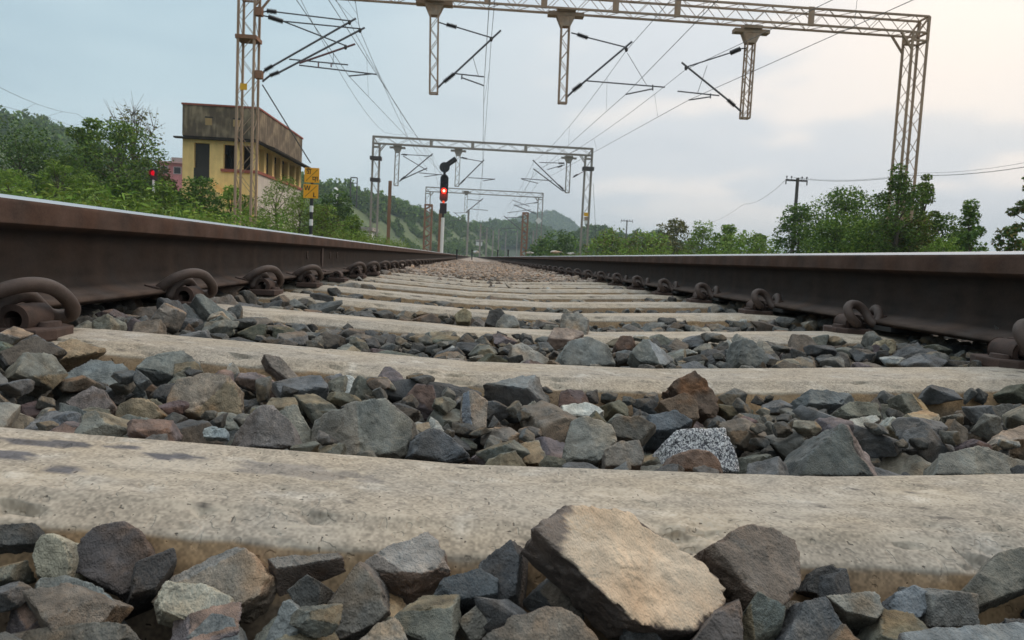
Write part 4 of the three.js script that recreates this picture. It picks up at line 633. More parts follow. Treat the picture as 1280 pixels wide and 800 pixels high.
plant('bush', 'brownish bush under the gantry leg', 'bush', [1140, 262, 90, 23], [...G.rusty, ...G.mid], 'bush');
plant('bush', 'green bush in front of the big spreading tree', 'bush', [1086, 270, 100, 24], [...G.mid, ...G.deep], 'bush');
plant('tree', 'small round headed tree standing clear against the sky', 'tree', [1205, 248, 36, 22], [...G.mid, ...G.deep], 'tree', undefined, { clump: 1.25 });
plant('shrub', 'large leaved open shrub with sky showing through', 'shrub', [1216, 282, 62, 19], [...G.deep, G.mid[0]], 'bush', undefined, { dens: 0.32, leaf: 1.6, clump: 0.8 });
plant('bush', 'low bright weeds bush along the rail below the round headed tree', 'bush', [1180, 296, 80, 18], G.fresh, 'bush', undefined, { dens: 0.7 });
plant('tree', 'tall tree cut by the picture edge, brownish leaves below', 'tree', [1288, 190, 66, 20], [...G.deep, ...G.rusty], 'tall', undefined, { dens: 0.4, leaf: 1.3, clump: 0.85 });
plant('shrub', 'dark open shrub at the picture edge under the tall tree', 'shrub', [1262, 278, 50, 19], [...G.deep, G.rusty[1]], 'bush', undefined, { dens: 0.35, leaf: 1.5, clump: 0.8 });
// weeds and grass along the line
{
  const R = rng(77), cl = []; for (let k = 0; k < 9; k++) cl.push({ p: V((R() - 0.5) * 0.7, 0.15 + 0.55 * R(), (R() - 0.5) * 0.7), r: V(0.16, 0.34, 0.16), w: 1, t: 0.7 + 0.6 * R() });
  const tuft = leafGeo(R, cl, 330, 0.085, [...G.fresh, ...G.fresh, ...G.mid], 4.5), mx = new THREE.Matrix4(), list = [];
  for (let i = 0; i < 4600; i++) { const left = R() < 0.55, d = left ? 13 + 40 * Math.pow(R(), 1.25) : 20 + 45 * Math.pow(R(), 1.3), x = left ? -(4.4 + 13 * R() * Math.min(1, d / 26)) : (6 + 22 * R() * Math.min(1, d / 30)); if (left && x > -7 - (d - 24) * 0.02 && d > 23 && d < 27) continue; { const px = 597 + x / d * FOC; if (left && ((px > 366 && px < 412 && d < 29) || (px > 288 && px < 328 && d < 26))) continue; }
    list.push([x, -d, (left ? 1.15 : 0.85) + 0.75 * R() * (0.5 + 0.5 * Math.min(1, d / 35)) + 0.5 * N3.noise(x * 0.5, 3, d * 0.35), R() * 6.28]); }
  const im = new THREE.InstancedMesh(tuft, leafMat, list.length); im.name = 'weeds'; im.castShadow = im.receiveShadow = true; im.userData.kind = 'stuff'; im.userData.label = 'tall green weeds and grass along both sides of the line';
  const cc = new THREE.Color(); list.forEach(([x, z, s, a], i) => { im.setMatrixAt(i, mx.compose(V(x, GY, z), new THREE.Quaternion().setFromAxisAngle(Y, a), V(s, s * 1.1, s))); const k = 0.65 + 0.6 * hash2(i, 1, 4); im.setColorAt(i, cc.setRGB(k * (0.9 + 0.3 * hash2(i, 2, 4)), k, k)); }); scene.add(im);
}
// woods on the hills: too far to count
{
  const R = rng(99), lists = [[], []];
  const add = (surf, n, s0, s1, u0, u1, v0, v1, dense, kind) => { for (let i = 0; i < n; i++) { const u = lerp(u0, u1, R()), v = lerp(v0, v1, R()), p = surf(u, v); if (fbm(p.x / 22, 4, p.z / 22, 3) < dense) continue; lists[kind].push([p, lerp(s0, s1, R() * R()), R() * 6.28]); } };
  add(lh, 1900, 1.3, 3.6, 0, 0.97, 0.36, 0.56, -0.12, 0); add(lh, 2600, 0.7, 2.0, 0, 1, 0.06, 0.38, 0.0, 0); add(lh, 700, 1.0, 2.4, 0.3, 1, 0.0, 0.10, 0.0, 0);
  add(mh, 4200, 2, 4.5, 0, 1, 0.15, 0.6, -0.45, 1); add(bh, 6500, 3.5, 7.5, 0, 1, 0.2, 0.55, -0.7, 1); add(rh, 1500, 1.4, 3.2, 0, 1, 0.1, 0.6, -0.4, 1);
  const mx = new THREE.Matrix4(), cc = new THREE.Color();
  for (const kind of [0, 1]) {
    const cl = []; for (let k = 0; k < 9; k++) cl.push({ p: V((R() - 0.5) * 1.1, 0.35 + R() * 1.0, (R() - 0.5) * 1.1), r: V(0.42, 0.36, 0.42), w: 1, t: 0.7 + 0.6 * R() });
    const g = leafGeo(R, cl, 170, 0.34, kind ? G.deep : [...G.deep, ...G.mid], 1.2), l = lists[kind], im = new THREE.InstancedMesh(g, leafMat, l.length); im.name = kind ? 'far_woods' : 'hillside_woods'; im.castShadow = im.receiveShadow = true; im.userData.kind = 'stuff'; im.userData.label = kind ? 'woods covering the far hills' : 'scattered trees and scrub on the hillside';
    l.forEach(([p, s, a], i) => { im.setMatrixAt(i, mx.compose(p, new THREE.Quaternion().setFromAxisAngle(Y, a), V(s, s * (0.85 + 0.5 * hash2(i, 3, 8)), s))); const k = 0.7 + 0.6 * hash2(i, 7, 4); im.setColorAt(i, cc.setRGB(k, k, k)); }); scene.add(im);
  }
}

// ---------------------------------------------------------------- overhead line gantries
function lattice(name, a, b, w, h, chord, lace, bay, mat, parent, { singles = false, axis = V(0, 0, 1) } = {}) {
  const g = sub(name, parent), d = b.clone().sub(a).normalize(), s = axis.clone(), u = s.clone().cross(d).normalize(), L = a.distanceTo(b), n = Math.max(2, Math.round(L / bay));
  const corner = (i, t) => a.clone().addScaledVector(d, t * L).addScaledVector(u, (i & 1 ? 0.5 : -0.5) * w).addScaledVector(s, (i & 2 ? 0.5 : -0.5) * h);
  for (let i = 0; i < 4; i++) bar('chord', corner(i, 0), corner(i, 1), chord, mat, g);
  const parts = [];
  for (const [p, q] of [[0, 1], [2, 3], [0, 2], [1, 3]]) for (let k = 0; k < n; k++) { const A = corner(k % 2 ? q : p, k / n), B = corner(k % 2 ? p : q, (k + 1) / n); if (singles) bar('lacing_bar', A, B, lace, mat, g); else parts.push(barGeo(A, B, lace)); }
  for (const t of [0.001, 0.999]) { const e = [[0, 1], [1, 3], [3, 2], [2, 0]].map(([p, q]) => barGeo(corner(p, t), corner(q, t), chord * 0.9)); if (singles) mesh('end_frame', mergeGeometries(e), mat, g); else parts.push(...e); }
  if (parts.length) mesh('lacing', mergeGeometries(parts), mat, g).userData.kind = 'stuff';
  return g;
}
function insulator(a, b, parent, mat = M.insulator) {
  const L = a.distanceTo(b), pts = [], n = Math.max(5, Math.round(L / 0.045)); pts.push(new THREE.Vector2(0.001, 0));
  for (let i = 0; i < n; i++) { const y0 = i / n * L, y1 = (i + 1) / n * L; pts.push(new THREE.Vector2(0.045, y0 + 0.004), new THREE.Vector2(0.085, y0 + (y1 - y0) * 0.4), new THREE.Vector2(0.045, y0 + (y1 - y0) * 0.8)); }
  pts.push(new THREE.Vector2(0.001, L)); const g = new THREE.LatheGeometry(pts, 10), m = mesh('insulator', g, mat, parent); m.position.copy(a); m.quaternion.setFromUnitVectors(Y, b.clone().sub(a).normalize()); return m;
}
// cantilever arms given as runs in the plane of their gantry: kind, points (px, py)
function cantilever(parent, d, runs, r = 0.026) {
  const c = sub('cantilever', parent), P = (q) => at(q[0], q[1], d);
  for (const [kind, ...p] of runs) {
    if (kind === 'ins') insulator(P(p[0]), P(p[1]), c);
    else if (kind === 'drop') rod('dropper', P(p[0]), P(p[1]), 0.009, M.wire, c);
    else if (kind === 'knob') { const m = mesh('clamp', new THREE.SphereGeometry(0.055, 8, 6), M.steelDark, c); m.position.copy(P(p[0])); m.scale.set(1, 1.5, 1); }
    else rod(kind, P(p[0]), P(p[1]), kind === 'bracket_tube' ? r * 1.25 : r * 0.85, p[2] || M.tube, c);
  }
  return c;
}
function dropArm(parent, d, top, bot, mat, w = 0.24, singles = false) {
  const a = at(top[0], top[1], d), b = at(bot[0], bot[1], d), g = lattice('drop_arm', a, b, w, w, 0.045, 0.018, 0.34, mat, parent, { singles });
  const clampGeo = mergeGeometries([boxGeo(-0.58, 0.58, 0.02, 0.14, -0.16, 0.16), boxGeo(-0.3, 0.3, 0.14, 0.24, -0.24, 0.24), (() => { const s = new THREE.Shape(); s.moveTo(-0.30, 0.02); s.lineTo(0.30, 0.02); s.lineTo(0.15, -0.30); s.lineTo(-0.15, -0.30); const e = new THREE.ExtrudeGeometry(s, { depth: 0.3, bevelEnabled: false }); e.translate(0, 0, -0.15); return e; })()].map((q) => { const k = q.index ? q.toNonIndexed() : q; return k; }));
  const m = mesh('boom_clamp', clampGeo, mat, g); m.position.copy(a); return g;
}
function boomLegs(t, d, xl, xr, yTop, mat, singles, depth, ground = GY, wl = 0.5) {
  const yb = yTop - depth, h = 0.55;
  lattice('leg', V(xl, ground, -d), V(xl, yb - 0.25, -d), wl, h, singles ? 0.068 : 0.08, singles ? 0.016 : 0.022, singles ? 0.62 : 0.9, mat, t, { singles });
  lattice('leg', V(xr, ground, -d), V(xr, yb - 0.25, -d), wl, h, singles ? 0.068 : 0.08, singles ? 0.016 : 0.022, singles ? 0.62 : 0.9, mat, t, { singles });
  lattice('boom', V(xl - wl / 2, yb + depth / 2, -d), V(xr + wl / 2, yb + depth / 2, -d), depth, h, singles ? 0.062 : 0.075, singles ? 0.016 : 0.022, singles ? 0.48 : 0.9, mat, t, { singles });
  for (const [x, s] of [[xl, 1], [xr, -1]]) { const g = sub('knee_brace', t); for (const z of [-h / 2, h / 2]) { bar('brace', V(x + s * wl / 2, yb - 0.25 - 0.3, -d + z), V(x + s * (wl / 2 + 0.42), yb, -d + z), 0.06, mat, g); bar('brace', V(x - s * wl / 2, yb - 0.25, -d + z), V(x - s * wl / 2, yTop, -d + z), 0.075, mat, g); bar('brace', V(x - s * wl / 2, yTop, -d + z), V(x + s * wl / 2, yb - 0.25, -d + z), 0.055, mat, g); bar('brace', V(x + s * wl / 2, yb - 0.25, -d + z), V(x + s * wl / 2, yb + 0.02, -d + z), 0.07, mat, g); } }
}
const g1 = thing('overhead_gantry', 'nearest lattice steel gantry with a boom leaving the top of the picture', 'gantry');
boomLegs(g1, 25, -7.4, 14.3, 8.72, M.steelBrown, true, 0.52, GY);
for (const [a, b] of [[[543, 8], [542, 117]], [[707, 22], [703, 129]], [[938.5, 43], [931, 148]]]) dropArm(g1, 25, a, b, M.steelBrown, 0.25, true);
for (const x of [0.1, 1.9, 4.2, 6.2, 10.6]) { const m = mesh('splice_plate', boxGeo(-0.1, 0.1, -0.31, 0.31, 0.278, 0.3), M.steelBrown, g1); m.position.set(x, 8.46, -25); }
cantilever(g1, 25, [['stay_tube', [549, 28], [558, 31]], ['ins', [558, 30.5], [571, 34]], ['stay_tube', [571, 34], [614, 47]], ['bracket_tube', [547, 110], [555, 102]], ['ins', [555, 102.5], [568, 92]], ['bracket_tube', [567, 93], [626, 38]], ['register_arm', [569, 92], [605, 96]], ['steady_arm', [577, 97], [605, 107]], ['steady_arm', [577.5, 93], [577, 99]], ['drop', [591, 71], [598, 95]], ['knob', [614, 49]]]);
cantilever(g1, 25, [['stay_tube', [714, 41], [722, 43]], ['ins', [721.5, 42.8], [735, 47.5]], ['stay_tube', [735, 47], [782, 59]], ['bracket_tube', [709, 121], [717, 113]], ['ins', [716, 113.5], [727, 105]], ['bracket_tube', [726, 106], [790, 52]], ['register_arm', [733, 101], [831, 109]], ['steady_arm', [782, 118], [816, 111]], ['steady_arm', [816, 106], [816, 113]], ['drop', [784, 66], [808, 106]], ['knob', [783, 62]]]);
cantilever(g1, 25, [['stay_tube', [935, 60], [925, 61]], ['ins', [925.5, 61], [912.5, 66.5]], ['stay_tube', [913, 66], [857, 84]], ['bracket_tube', [926, 139], [918, 132]], ['ins', [918.5, 132.5], [909.5, 124.5]], ['bracket_tube', [910, 125], [852, 78]], ['register_arm', [899, 119.5], [847, 114]], ['steady_arm', [888, 121], [861, 125]], ['steady_arm', [888, 117], [888, 123]], ['drop', [884, 82], [872, 116]], ['knob', [857.5, 85]]]);
cantilever(g1, 25, [['stay_tube', [324, 16], [334, 14]], ['ins', [333.5, 13.5], [346, 15]], ['stay_tube', [346, 15], [437, 26]], ['bracket_tube', [324, 98], [331, 88]], ['ins', [331, 88], [341, 82]], ['bracket_tube', [340, 83], [445, 23]], ['register_arm', [361.5, 74], [435, 81]], ['knob', [437, 28]]]);
cantilever(g1, 25, [['stay_tube', [326, 19], [336, 21]], ['ins', [335.5, 21], [354, 27]], ['stay_tube', [354, 26.5], [451, 36]], ['stay_tube', [355, 27], [432, 57]], ['bracket_tube', [328, 102], [338, 94]], ['ins', [337.5, 94.5], [349, 90]], ['bracket_tube', [348, 91], [456, 34.5]], ['bracket_tube', [374, 79], [444, 55], M.tubeRed], ['register_arm', [374, 81.5], [471, 93]], ['steady_arm', [436, 95], [464, 92.5]], ['steady_arm', [398, 78], [398, 84], M.tubeRed], ['steady_arm', [414, 79], [414, 84], M.tubeRed], ['drop', [417, 66], [416, 82]], ['knob', [432, 59]], ['knob', [450, 38]]]);
{ const p = sub('mast_bracket', g1); for (const [x, y] of [[322, 18], [322, 96]]) { const q = at(x, y, 25); const m = mesh('bracket_plate', boxGeo(0.0, 0.22, -0.11, 0.13, 0.12, 0.34), M.rustMast, p); m.position.copy(q); m.position.z = -25; } const q = at(311, 49, 25), m = mesh('band', boxGeo(-0.33, 0.33, -0.06, 0.06, -0.325, 0.325), M.rustMast, p); m.position.set(-7.4, q.y, -25);
  const n = at(308, 111, 25), b = mesh('number_plate', boxGeo(-0.11, 0.11, -0.1, 0.1, 0.3, 0.31), M.yellow, g1); b.position.set(n.x, n.y, -25); bar('stay_wire', at(328, 106, 25), V(-5.9, 3.2, -27.5), 0.03, M.tube, g1); }

const g2 = thing('overhead_gantry', 'middle lattice gantry, grey and brown, spanning the tracks behind the red signal', 'gantry');
boomLegs(g2, 58, -7.6, 8.45, 8.78, M.steelPale, false, 0.5);
for (const [a, b] of [[[497, 186], [495, 232]], [[573, 190], [571, 233]], [[711, 199], [709, 241]]]) dropArm(g2, 58, a, b, M.steelPale, 0.3);
cantilever(g2, 58, [['stay_tube', [501, 193], [540, 195]], ['ins', [503, 193], [509, 193.6]], ['bracket_tube', [499, 227], [541, 192]], ['ins', [501, 225], [506, 220.5]], ['bracket_tube', [503, 224], [534, 210]], ['stay_tube', [504, 195], [534, 213]], ['register_arm', [524, 216], [556, 219]], ['steady_arm', [530, 221], [552, 218]]], 0.035);
cantilever(g2, 58, [['stay_tube', [575, 197], [603, 202]], ['ins', [577, 197], [584, 198.5]], ['bracket_tube', [573, 232], [605, 200]], ['ins', [576, 229], [581, 224]], ['register_arm', [585, 222], [619, 224]], ['steady_arm', [604, 226], [618, 224]]], 0.035);
cantilever(g2, 58, [['stay_tube', [706, 204], [674, 203]], ['ins', [705, 204], [698, 204]], ['stay_tube', [706, 206], [684, 212]], ['ins', [703, 207], [697, 209]], ['bracket_tube', [708, 241], [666, 200]], ['ins', [704, 236], [698, 231]], ['bracket_tube', [704, 239], [667, 211]], ['register_arm', [690, 226], [651, 223]], ['steady_arm', [672, 229], [652, 224]], ['stay_tube', [730, 214], [716, 222], M.tubeRed], ['ins', [722, 218], [717, 221]]], 0.035);
for (const [x, y, w] of [[471.5, 198, 0.42], [470, 225, 0.36], [734, 211, 0.42]]) { const q = at(x, y, 58), m = mesh('band', boxGeo(-w, w, -0.13, 0.13, -0.34, 0.34), M.steelDark, g2); m.position.set(x < 600 ? -7.6 : 8.45, q.y, -58); }
{ const q = at(731, 271, 58); for (const [dy, mt, s] of [[0.16, M.yellow, 0.17], [-0.16, M.steelBrown, 0.12], [-0.42, M.white, 0.1]]) { const m = mesh('leg_plate', boxGeo(-s, s, -0.14, 0.14, 0.3, 0.32), mt, g2); m.position.set(8.45, q.y + dy, -58); } rod('earth_wire', V(8.9, 6.2, -58), V(10.0, GY, -60), 0.012, M.wire, g2); }
for (const x of [-3.5, -0.4, 3.6]) { const m = mesh('splice_plate', boxGeo(-0.12, 0.12, -0.28, 0.28, 0.28, 0.3), M.steelPale, g2); m.position.set(x, 8.53, -58); }

const g3 = thing('overhead_gantry', 'farthest of the three lattice gantries, seen below the middle one', 'gantry');
boomLegs(g3, 98, -6.1, 8.35, 8.75, M.steelPale, false, 0.55, GY, 0.6);
for (const [a, b] of [[[583, 241], [582, 266]]]) dropArm(g3, 98, a, b, M.steelPale, 0.34);
cantilever(g3, 98, [['stay_tube', [671, 253], [644, 257]], ['ins', [672, 253], [667, 254]], ['bracket_tube', [670, 267], [642, 256]], ['register_arm', [664, 262], [634, 266]], ['stay_tube', [662, 258], [640, 250]]], 0.045);
cantilever(g3, 98, [['stay_tube', [584, 249], [602, 251]], ['bracket_tube', [583, 265], [604, 248]], ['register_arm', [588, 261], [610, 263]]], 0.045);
{ const s = new THREE.BoxGeometry(0.62, 0.62, 0.02); s.rotateZ(Math.PI / 4); const m = mesh('diamond_plate', s, M.white, g3), q = at(673, 276, 98); m.position.set(q.x, q.y, -97.66); }

// single masts
function mast(label, px, top, d, w, mat, arm, group, name = 'catenary_mast') {
  const a = at(px, 305, d), y = at(px, top, d).y, t = thing(name, label, 'mast', [a.x, GY, -d], group), h = y - GY;
  if (w > 0.45) lattice('mast_body', V(0, 0, 0), V(0, h, 0), w, w, 0.16, 0.11, 0.5, mat, t); else { const g = mergeGeometries([boxGeo(-w / 2, w / 2, 0, h, -0.09, -0.07), boxGeo(-w / 2, w / 2, 0, h, 0.07, 0.09), boxGeo(-0.02, 0.02, 0, h, -0.07, 0.07)]); mesh('mast_body', g, mat, t); }
  if (arm) { const c = sub('cantilever', t), s = arm; rod('stay_tube', V(0, h - 0.5, 0), V(s * 2.4, h - 0.7, 0), 0.04, M.tube, c); rod('bracket_tube', V(0, h - 2.4, 0), V(s * 2.6, h - 0.5, 0), 0.05, M.tube, c); rod('register_arm', V(s * 0.9, h - 1.9, 0), V(s * 3.0, h - 2.0, 0), 0.035, M.tube, c); insulator(V(s * 0.15, h - 0.5, 0), V(s * 0.6, h - 0.54, 0), c); }
  return t;
}
const rustMast = M.rustMast;
mast('slim rust brown post just beside the middle gantry leg', 485, 226, 62, 0.26, rustMast, 0);
mast('rust brown lattice mast with a dark pole on top, short of the far gantry', 534, 256, 84, 0.75, rustMast, 0);
mast('rust brown post close behind the white signal post', 549, 262, 66, 0.26, rustMast, 0);
mast('stout rust brown lattice mast standing by the pole side rail far ahead', 655, 266, 92, 0.62, rustMast, -1);
for (const [px, top, d, w, arm] of [[584, 262, 132, 0.34, -1], [600, 280, 150, 0.34, 1], [608, 284, 170, 0.34, -1], [616, 288, 190, 0.34, -1], [623, 286, 205, 0.34, 1], [632, 290, 240, 0.34, -1], [646, 288, 230, 0.34, -1], [666, 288, 165, 0.36, -1], [680, 294, 185, 0.34, -1]])
  mast('pale far mast in the cluster of masts near the vanishing point', px, top, d, w, M.steelPale, arm, 'far overhead line masts');

// overhead wires: one thing per wire run, with its droppers
function wireRun(name, label, cat, con, r = 0.0085) {         // cat, con: arrays of world points (support to support)
  const t = thing(name, label, 'wire'), sagged = (pts, sag) => { const o = []; for (let i = 0; i < pts.length - 1; i++) for (let k = 0; k < 10; k++) { const u = k / 10; o.push(pts[i].clone().lerp(pts[i + 1], u).add(V(0, -sag * 4 * u * (1 - u) * Math.min(1, pts[i].distanceTo(pts[i + 1]) / 33), 0))); } o.push(pts[pts.length - 1]); return o; };
  const tube = (pts) => { const c = new THREE.CurvePath(); for (let i = 0; i < pts.length - 1; i++) c.add(new THREE.LineCurve3(pts[i], pts[i + 1])); return mergeGeometries(pts.slice(1).map((p, i) => limb(pts[i], p, r, r, 5))); };
  const a = sagged(cat, con ? 0.42 : 0.6); mesh(con ? 'catenary_wire' : 'cable', tube(a), M.wire, t);
  if (con) { const b = sagged(con, 0.0); mesh('contact_wire', tube(b), M.wire, t); for (let i = 2; i < Math.min(a.length, b.length) - 1; i += 3) rod('dropper', a[i], b[i], 0.0045, M.wire, t); }
  return t;
}
const on = (...q) => q.map(([x, y, d]) => at(x, y, d)), back = (p, dx = 0, z = 16) => V(p.x + dx, p.y, z);
const W1 = at(614, 50, 25), W2 = at(605, 107, 25);
wireRun('overhead_wire', 'overhead wires straight above this track, running up out of the picture', [back(W1), W1, at(604, 202, 58), V(0.3, 7.2, -98), V(0.2, 7.1, -200)], [back(W2), W2, at(603, 224, 58), V(0.4, 5.8, -98), V(0.2, 5.7, -200)]);
const B1 = at(783, 63, 25), B2 = at(782, 118, 25);
wireRun('overhead_wire', 'overhead wires held by the middle drop arm of the nearest gantry', [back(B1, 0.3), B1, at(667, 202, 58), V(4.3, 7.1, -98), V(4.4, 7, -200)], [back(B2, 0.3), B2, at(665, 222, 58), V(4.3, 5.7, -98), V(4.4, 5.7, -200)]);
const C1 = at(857, 87, 25), C2 = at(861, 125, 25);
wireRun('overhead_wire', 'overhead wires rising steeply to the corner boom, held by the last drop arm', [V(14.4, 7.4, 16), C1, at(669, 212, 58), V(4.9, 6.8, -98)], [V(13.6, 5.75, 16), C2, at(672, 229, 58), V(5.2, 5.7, -98)]);
const L1 = at(437, 28, 25), L2 = at(436, 95, 25);
wireRun('overhead_wire', 'overhead wires on the outer arm of the cabin side mast', [back(L1), L1, at(540, 192, 58), V(-4.2, 7.1, -98)], [back(L2), L2, at(554, 219, 58), V(-4.0, 5.7, -98)]);
const K1 = at(450, 38, 25), K2 = at(471, 93, 25);
wireRun('overhead_wire', 'overhead wires crossing the ends of the cabin side mast arms', [at(443, 0, 22.6).setY(K1.y + 0.3), K1, at(534, 210, 58)], [V(K2.x - 1.2, K2.y, 16), K2, at(552, 219, 58)]);
wireRun('overhead_wire', 'single thin feeder wire slanting down behind the cabin side mast arms', on([366, -20, 22], [480, 165, 50], [516, 166, 58]), null, 0.008);
wireRun('overhead_wire', 'two thin wires crossing the sky above the edge trees', on([-60, 76, 20], [96, 142, 40], [200, 190, 70]), on([-60, 116, 20], [70, 150, 40], [180, 192, 70]), 0.007);

// ---------------------------------------------------------------- red colour-light signal
{
  const b = at(552, 312, 45), x = b.x, d = 45, Yp = (py) => at(553, py, d).y, t = thing('railway_signal', 'railway signal with one glowing red light on a white post and a slanted dark arm', 'signal', [x, GY, -d]);
  const L = (y) => y - GY; rod('post', V(0, 0, 0), V(0, L(Yp(272)), 0), 0.095, M.white, t);
  rod('upper_post', V(0, L(Yp(272)), 0), V(0, L(Yp(240)), 0), 0.06, M.black, t);
  mesh('base_box', boxGeo(-0.2, 0.2, L(Yp(267)), L(Yp(254)), -0.14, 0.16), M.black, t);
  const plate = (cx, cy, hw, hh, z) => { const s = new THREE.Shape(); s.absarc(0, hh - hw, hw, 0, Math.PI); s.absarc(0, -(hh - hw), hw, Math.PI, 2 * Math.PI); const g = new THREE.ExtrudeGeometry(s, { depth: 0.05, bevelEnabled: false }); const m = mesh('signal_head', g, M.black, t); m.position.set(cx, cy, z); return m; };
  const cy = L((Yp(221) + Yp(250)) / 2), hh = (Yp(217) - Yp(252)) / 2; plate(0, cy, 0.24, hh, 0);
  const redY = L(Yp(238.5));
  const hood = (y, r) => { const g = new THREE.CylinderGeometry(r, r, 0.26, 20, 1, true, -Math.PI * 0.75, Math.PI * 1.5); g.rotateX(Math.PI / 2); g.rotateZ(Math.PI); const m = mesh('hood', g, M.black, t); m.position.set(0, y, 0.18); m.material.side = THREE.DoubleSide; };
  const red = new THREE.MeshStandardMaterial({ color: 0x400000, emissive: 0xff2a18, emissiveIntensity: 2.4, roughness: 0.3 });
  for (const py of [222, 230]) { hood(L(Yp(py)), 0.13); const m = mesh('dark_lens', new THREE.CylinderGeometry(0.1, 0.1, 0.02, 20).rotateX(Math.PI / 2), M.insulator, t); m.position.set(0, L(Yp(py)), 0.062); }
  hood(redY, 0.17); const lamp = mesh('red_lamp', new THREE.CylinderGeometry(0.15, 0.15, 0.02, 24).rotateX(Math.PI / 2), red, t); lamp.position.set(0, redY, 0.065); const core = mesh('lamp_core', new THREE.CylinderGeometry(0.075, 0.075, 0.02, 20).rotateX(Math.PI / 2), new THREE.MeshStandardMaterial({ color: 0x400000, emissive: 0xffa080, emissiveIntensity: 5 }), t); core.position.set(0, redY, 0.072);
  const l2 = mesh('small_red_lamp', new THREE.CylinderGeometry(0.075, 0.075, 0.02, 16).rotateX(Math.PI / 2), new THREE.MeshStandardMaterial({ color: 0x401008, emissive: 0xff5a38, emissiveIntensity: 0.9 }), t); l2.position.set(0, L(Yp(252.5)), 0.13);
  const disc = mesh('indicator_disc', new THREE.CylinderGeometry(0.3, 0.3, 0.07, 28).rotateX(Math.PI / 2), M.black, t); disc.position.set(-0.02, L(Yp(209)), 0.02);
  const a = V(0.05, L(Yp(207)), 0.03), e = V(0.62, L(Yp(197.5)), 0.03); bar('indicator_arm', a, e, 0.3, M.black, t, unit, 0.07);
  rod('neck', V(0, cy + hh - 0.05, 0.02), V(-0.02, L(Yp(209)), 0.02), 0.08, M.black, t);
  const u = e.clone().sub(a).normalize(); for (let k = 0; k < 4; k++) { const p = a.clone().addScaledVector(u, 0.28 + 0.13 * k), m = mesh('indicator_lens', new THREE.CylinderGeometry(0.06, 0.065, 0.12, 14).rotateX(Math.PI / 2), M.insulator, t); m.position.set(p.x, p.y, p.z + 0.07); }
  const pl = new THREE.PointLight(0xff2a18, 2.2, 0, 2); pl.position.set(x, GY + redY, -d + 0.32); pl.castShadow = true; scene.add(pl);
}
{ // the small red signal by the bushes
  const b = at(192, 240, 38), y = at(192, 217, 38).y - GY, t = thing('railway_signal', 'small red signal light on a short white post among the bushes', 'signal', [b.x, GY, -38]);
  rod('post', V(0, 0, 0), V(0, y - 0.3, 0), 0.06, M.white, t); mesh('signal_head', boxGeo(-0.15, 0.15, y - 0.32, y + 0.22, -0.1, 0.05), M.black, t);
  const m = mesh('red_lamp', new THREE.CylinderGeometry(0.12, 0.12, 0.02, 20).rotateX(Math.PI / 2), new THREE.MeshStandardMaterial({ color: 0x400004, emissive: 0xff1030, emissiveIntensity: 0.45 }), t); m.position.set(0, y + 0.02, 0.065);
  const h = new THREE.CylinderGeometry(0.14, 0.14, 0.2, 16, 1, true, -Math.PI * 0.75, Math.PI * 1.5); h.rotateX(Math.PI / 2); h.rotateZ(Math.PI); const hd = mesh('hood', h, M.black, t); hd.position.set(0, y + 0.02, 0.15);
  const pl = new THREE.PointLight(0xff1030, 0.15, 0, 2); pl.position.set(b.x, GY + y + 0.02, -37.78); pl.castShadow = true; scene.add(pl);
}
// ---------------------------------------------------------------- the yellow whistle boards on their striped post
{
  const d = 25.5, b = at(388.5, 292, d), t = thing('whistle_board', 'two yellow lettered boards, one above the other, on a black and white striped post', 'sign', [b.x, GY, -d]), Lh = (py) => at(389, py, d).y - GY;
  const ys = [Lh(300), Lh(293), Lh(282), Lh(274), Lh(265), Lh(257), Lh(248)]; let w = 0; rod('post', V(0, 0, 0), V(0, ys[0], 0), 0.06, M.black, t);
  for (let i = 0; i < ys.length - 1; i++) { rod('band', V(0, ys[i], 0), V(0, ys[i + 1] - 0.002, 0), i % 2 ? 0.058 : 0.0605, i % 2 ? M.black : M.white, t); }
  rod('post', V(0, ys[6], 0), V(0, Lh(212), 0), 0.05, M.black, t);
  const board = (y0, y1, draw, x) => {
    const c = document.createElement('canvas'); c.width = c.height = 256; const g = c.getContext('2d'); g.fillStyle = '#f2a714'; g.fillRect(0, 0, 256, 256); g.strokeStyle = '#1a1408'; g.fillStyle = '#1a1408'; draw(g);
    const tx = new THREE.CanvasTexture(c); tx.colorSpace = THREE.SRGBColorSpace; const hw = 0.24, pl = mesh('yellow_board', boxGeo(-hw, hw, y0, y1, 0.065, 0.085), M.yellow, t); pl.position.x = x;
    const f = new THREE.PlaneGeometry(hw * 2 - 0.004, y1 - y0 - 0.004), m = mesh('board_face', f, std([1, 1, 1], 0.6, { map: tx }), pl); m.position.set(0, (y0 + y1) / 2, 0.0875);
  };
  const line = (g, w, ...p) => { g.lineWidth = w; g.beginPath(); g.moveTo(p[0], p[1]); for (let i = 2; i < p.length; i += 2) g.lineTo(p[i], p[i + 1]); g.stroke(); };
  board(Lh(228.5), Lh(210), (g) => { // Devanagari letters either side of a slash
    line(g, 14, 20, 30, 118, 30); line(g, 14, 98, 30, 98, 110); line(g, 14, 30, 60, 70, 60, 70, 100, 36, 96); line(g, 12, 60, 60, 60, 30); line(g, 10, 40, 30, 60, 8, 98, 22); line(g, 7, 228, 26, 30, 230);
    line(g, 14, 138, 160, 240, 160); line(g, 14, 190, 160, 190, 240); line(g, 14, 150, 160, 150, 205, 190, 205); line(g, 12, 190, 190, 232, 182, 226, 225); }, 0);
  board(Lh(248), Lh(230.5), (g) => { g.font = 'bold 120px sans-serif'; g.fillText('W', 10, 112); g.fillText('L', 160, 236); line(g, 7, 228, 26, 30, 230); }, -0.02);
}
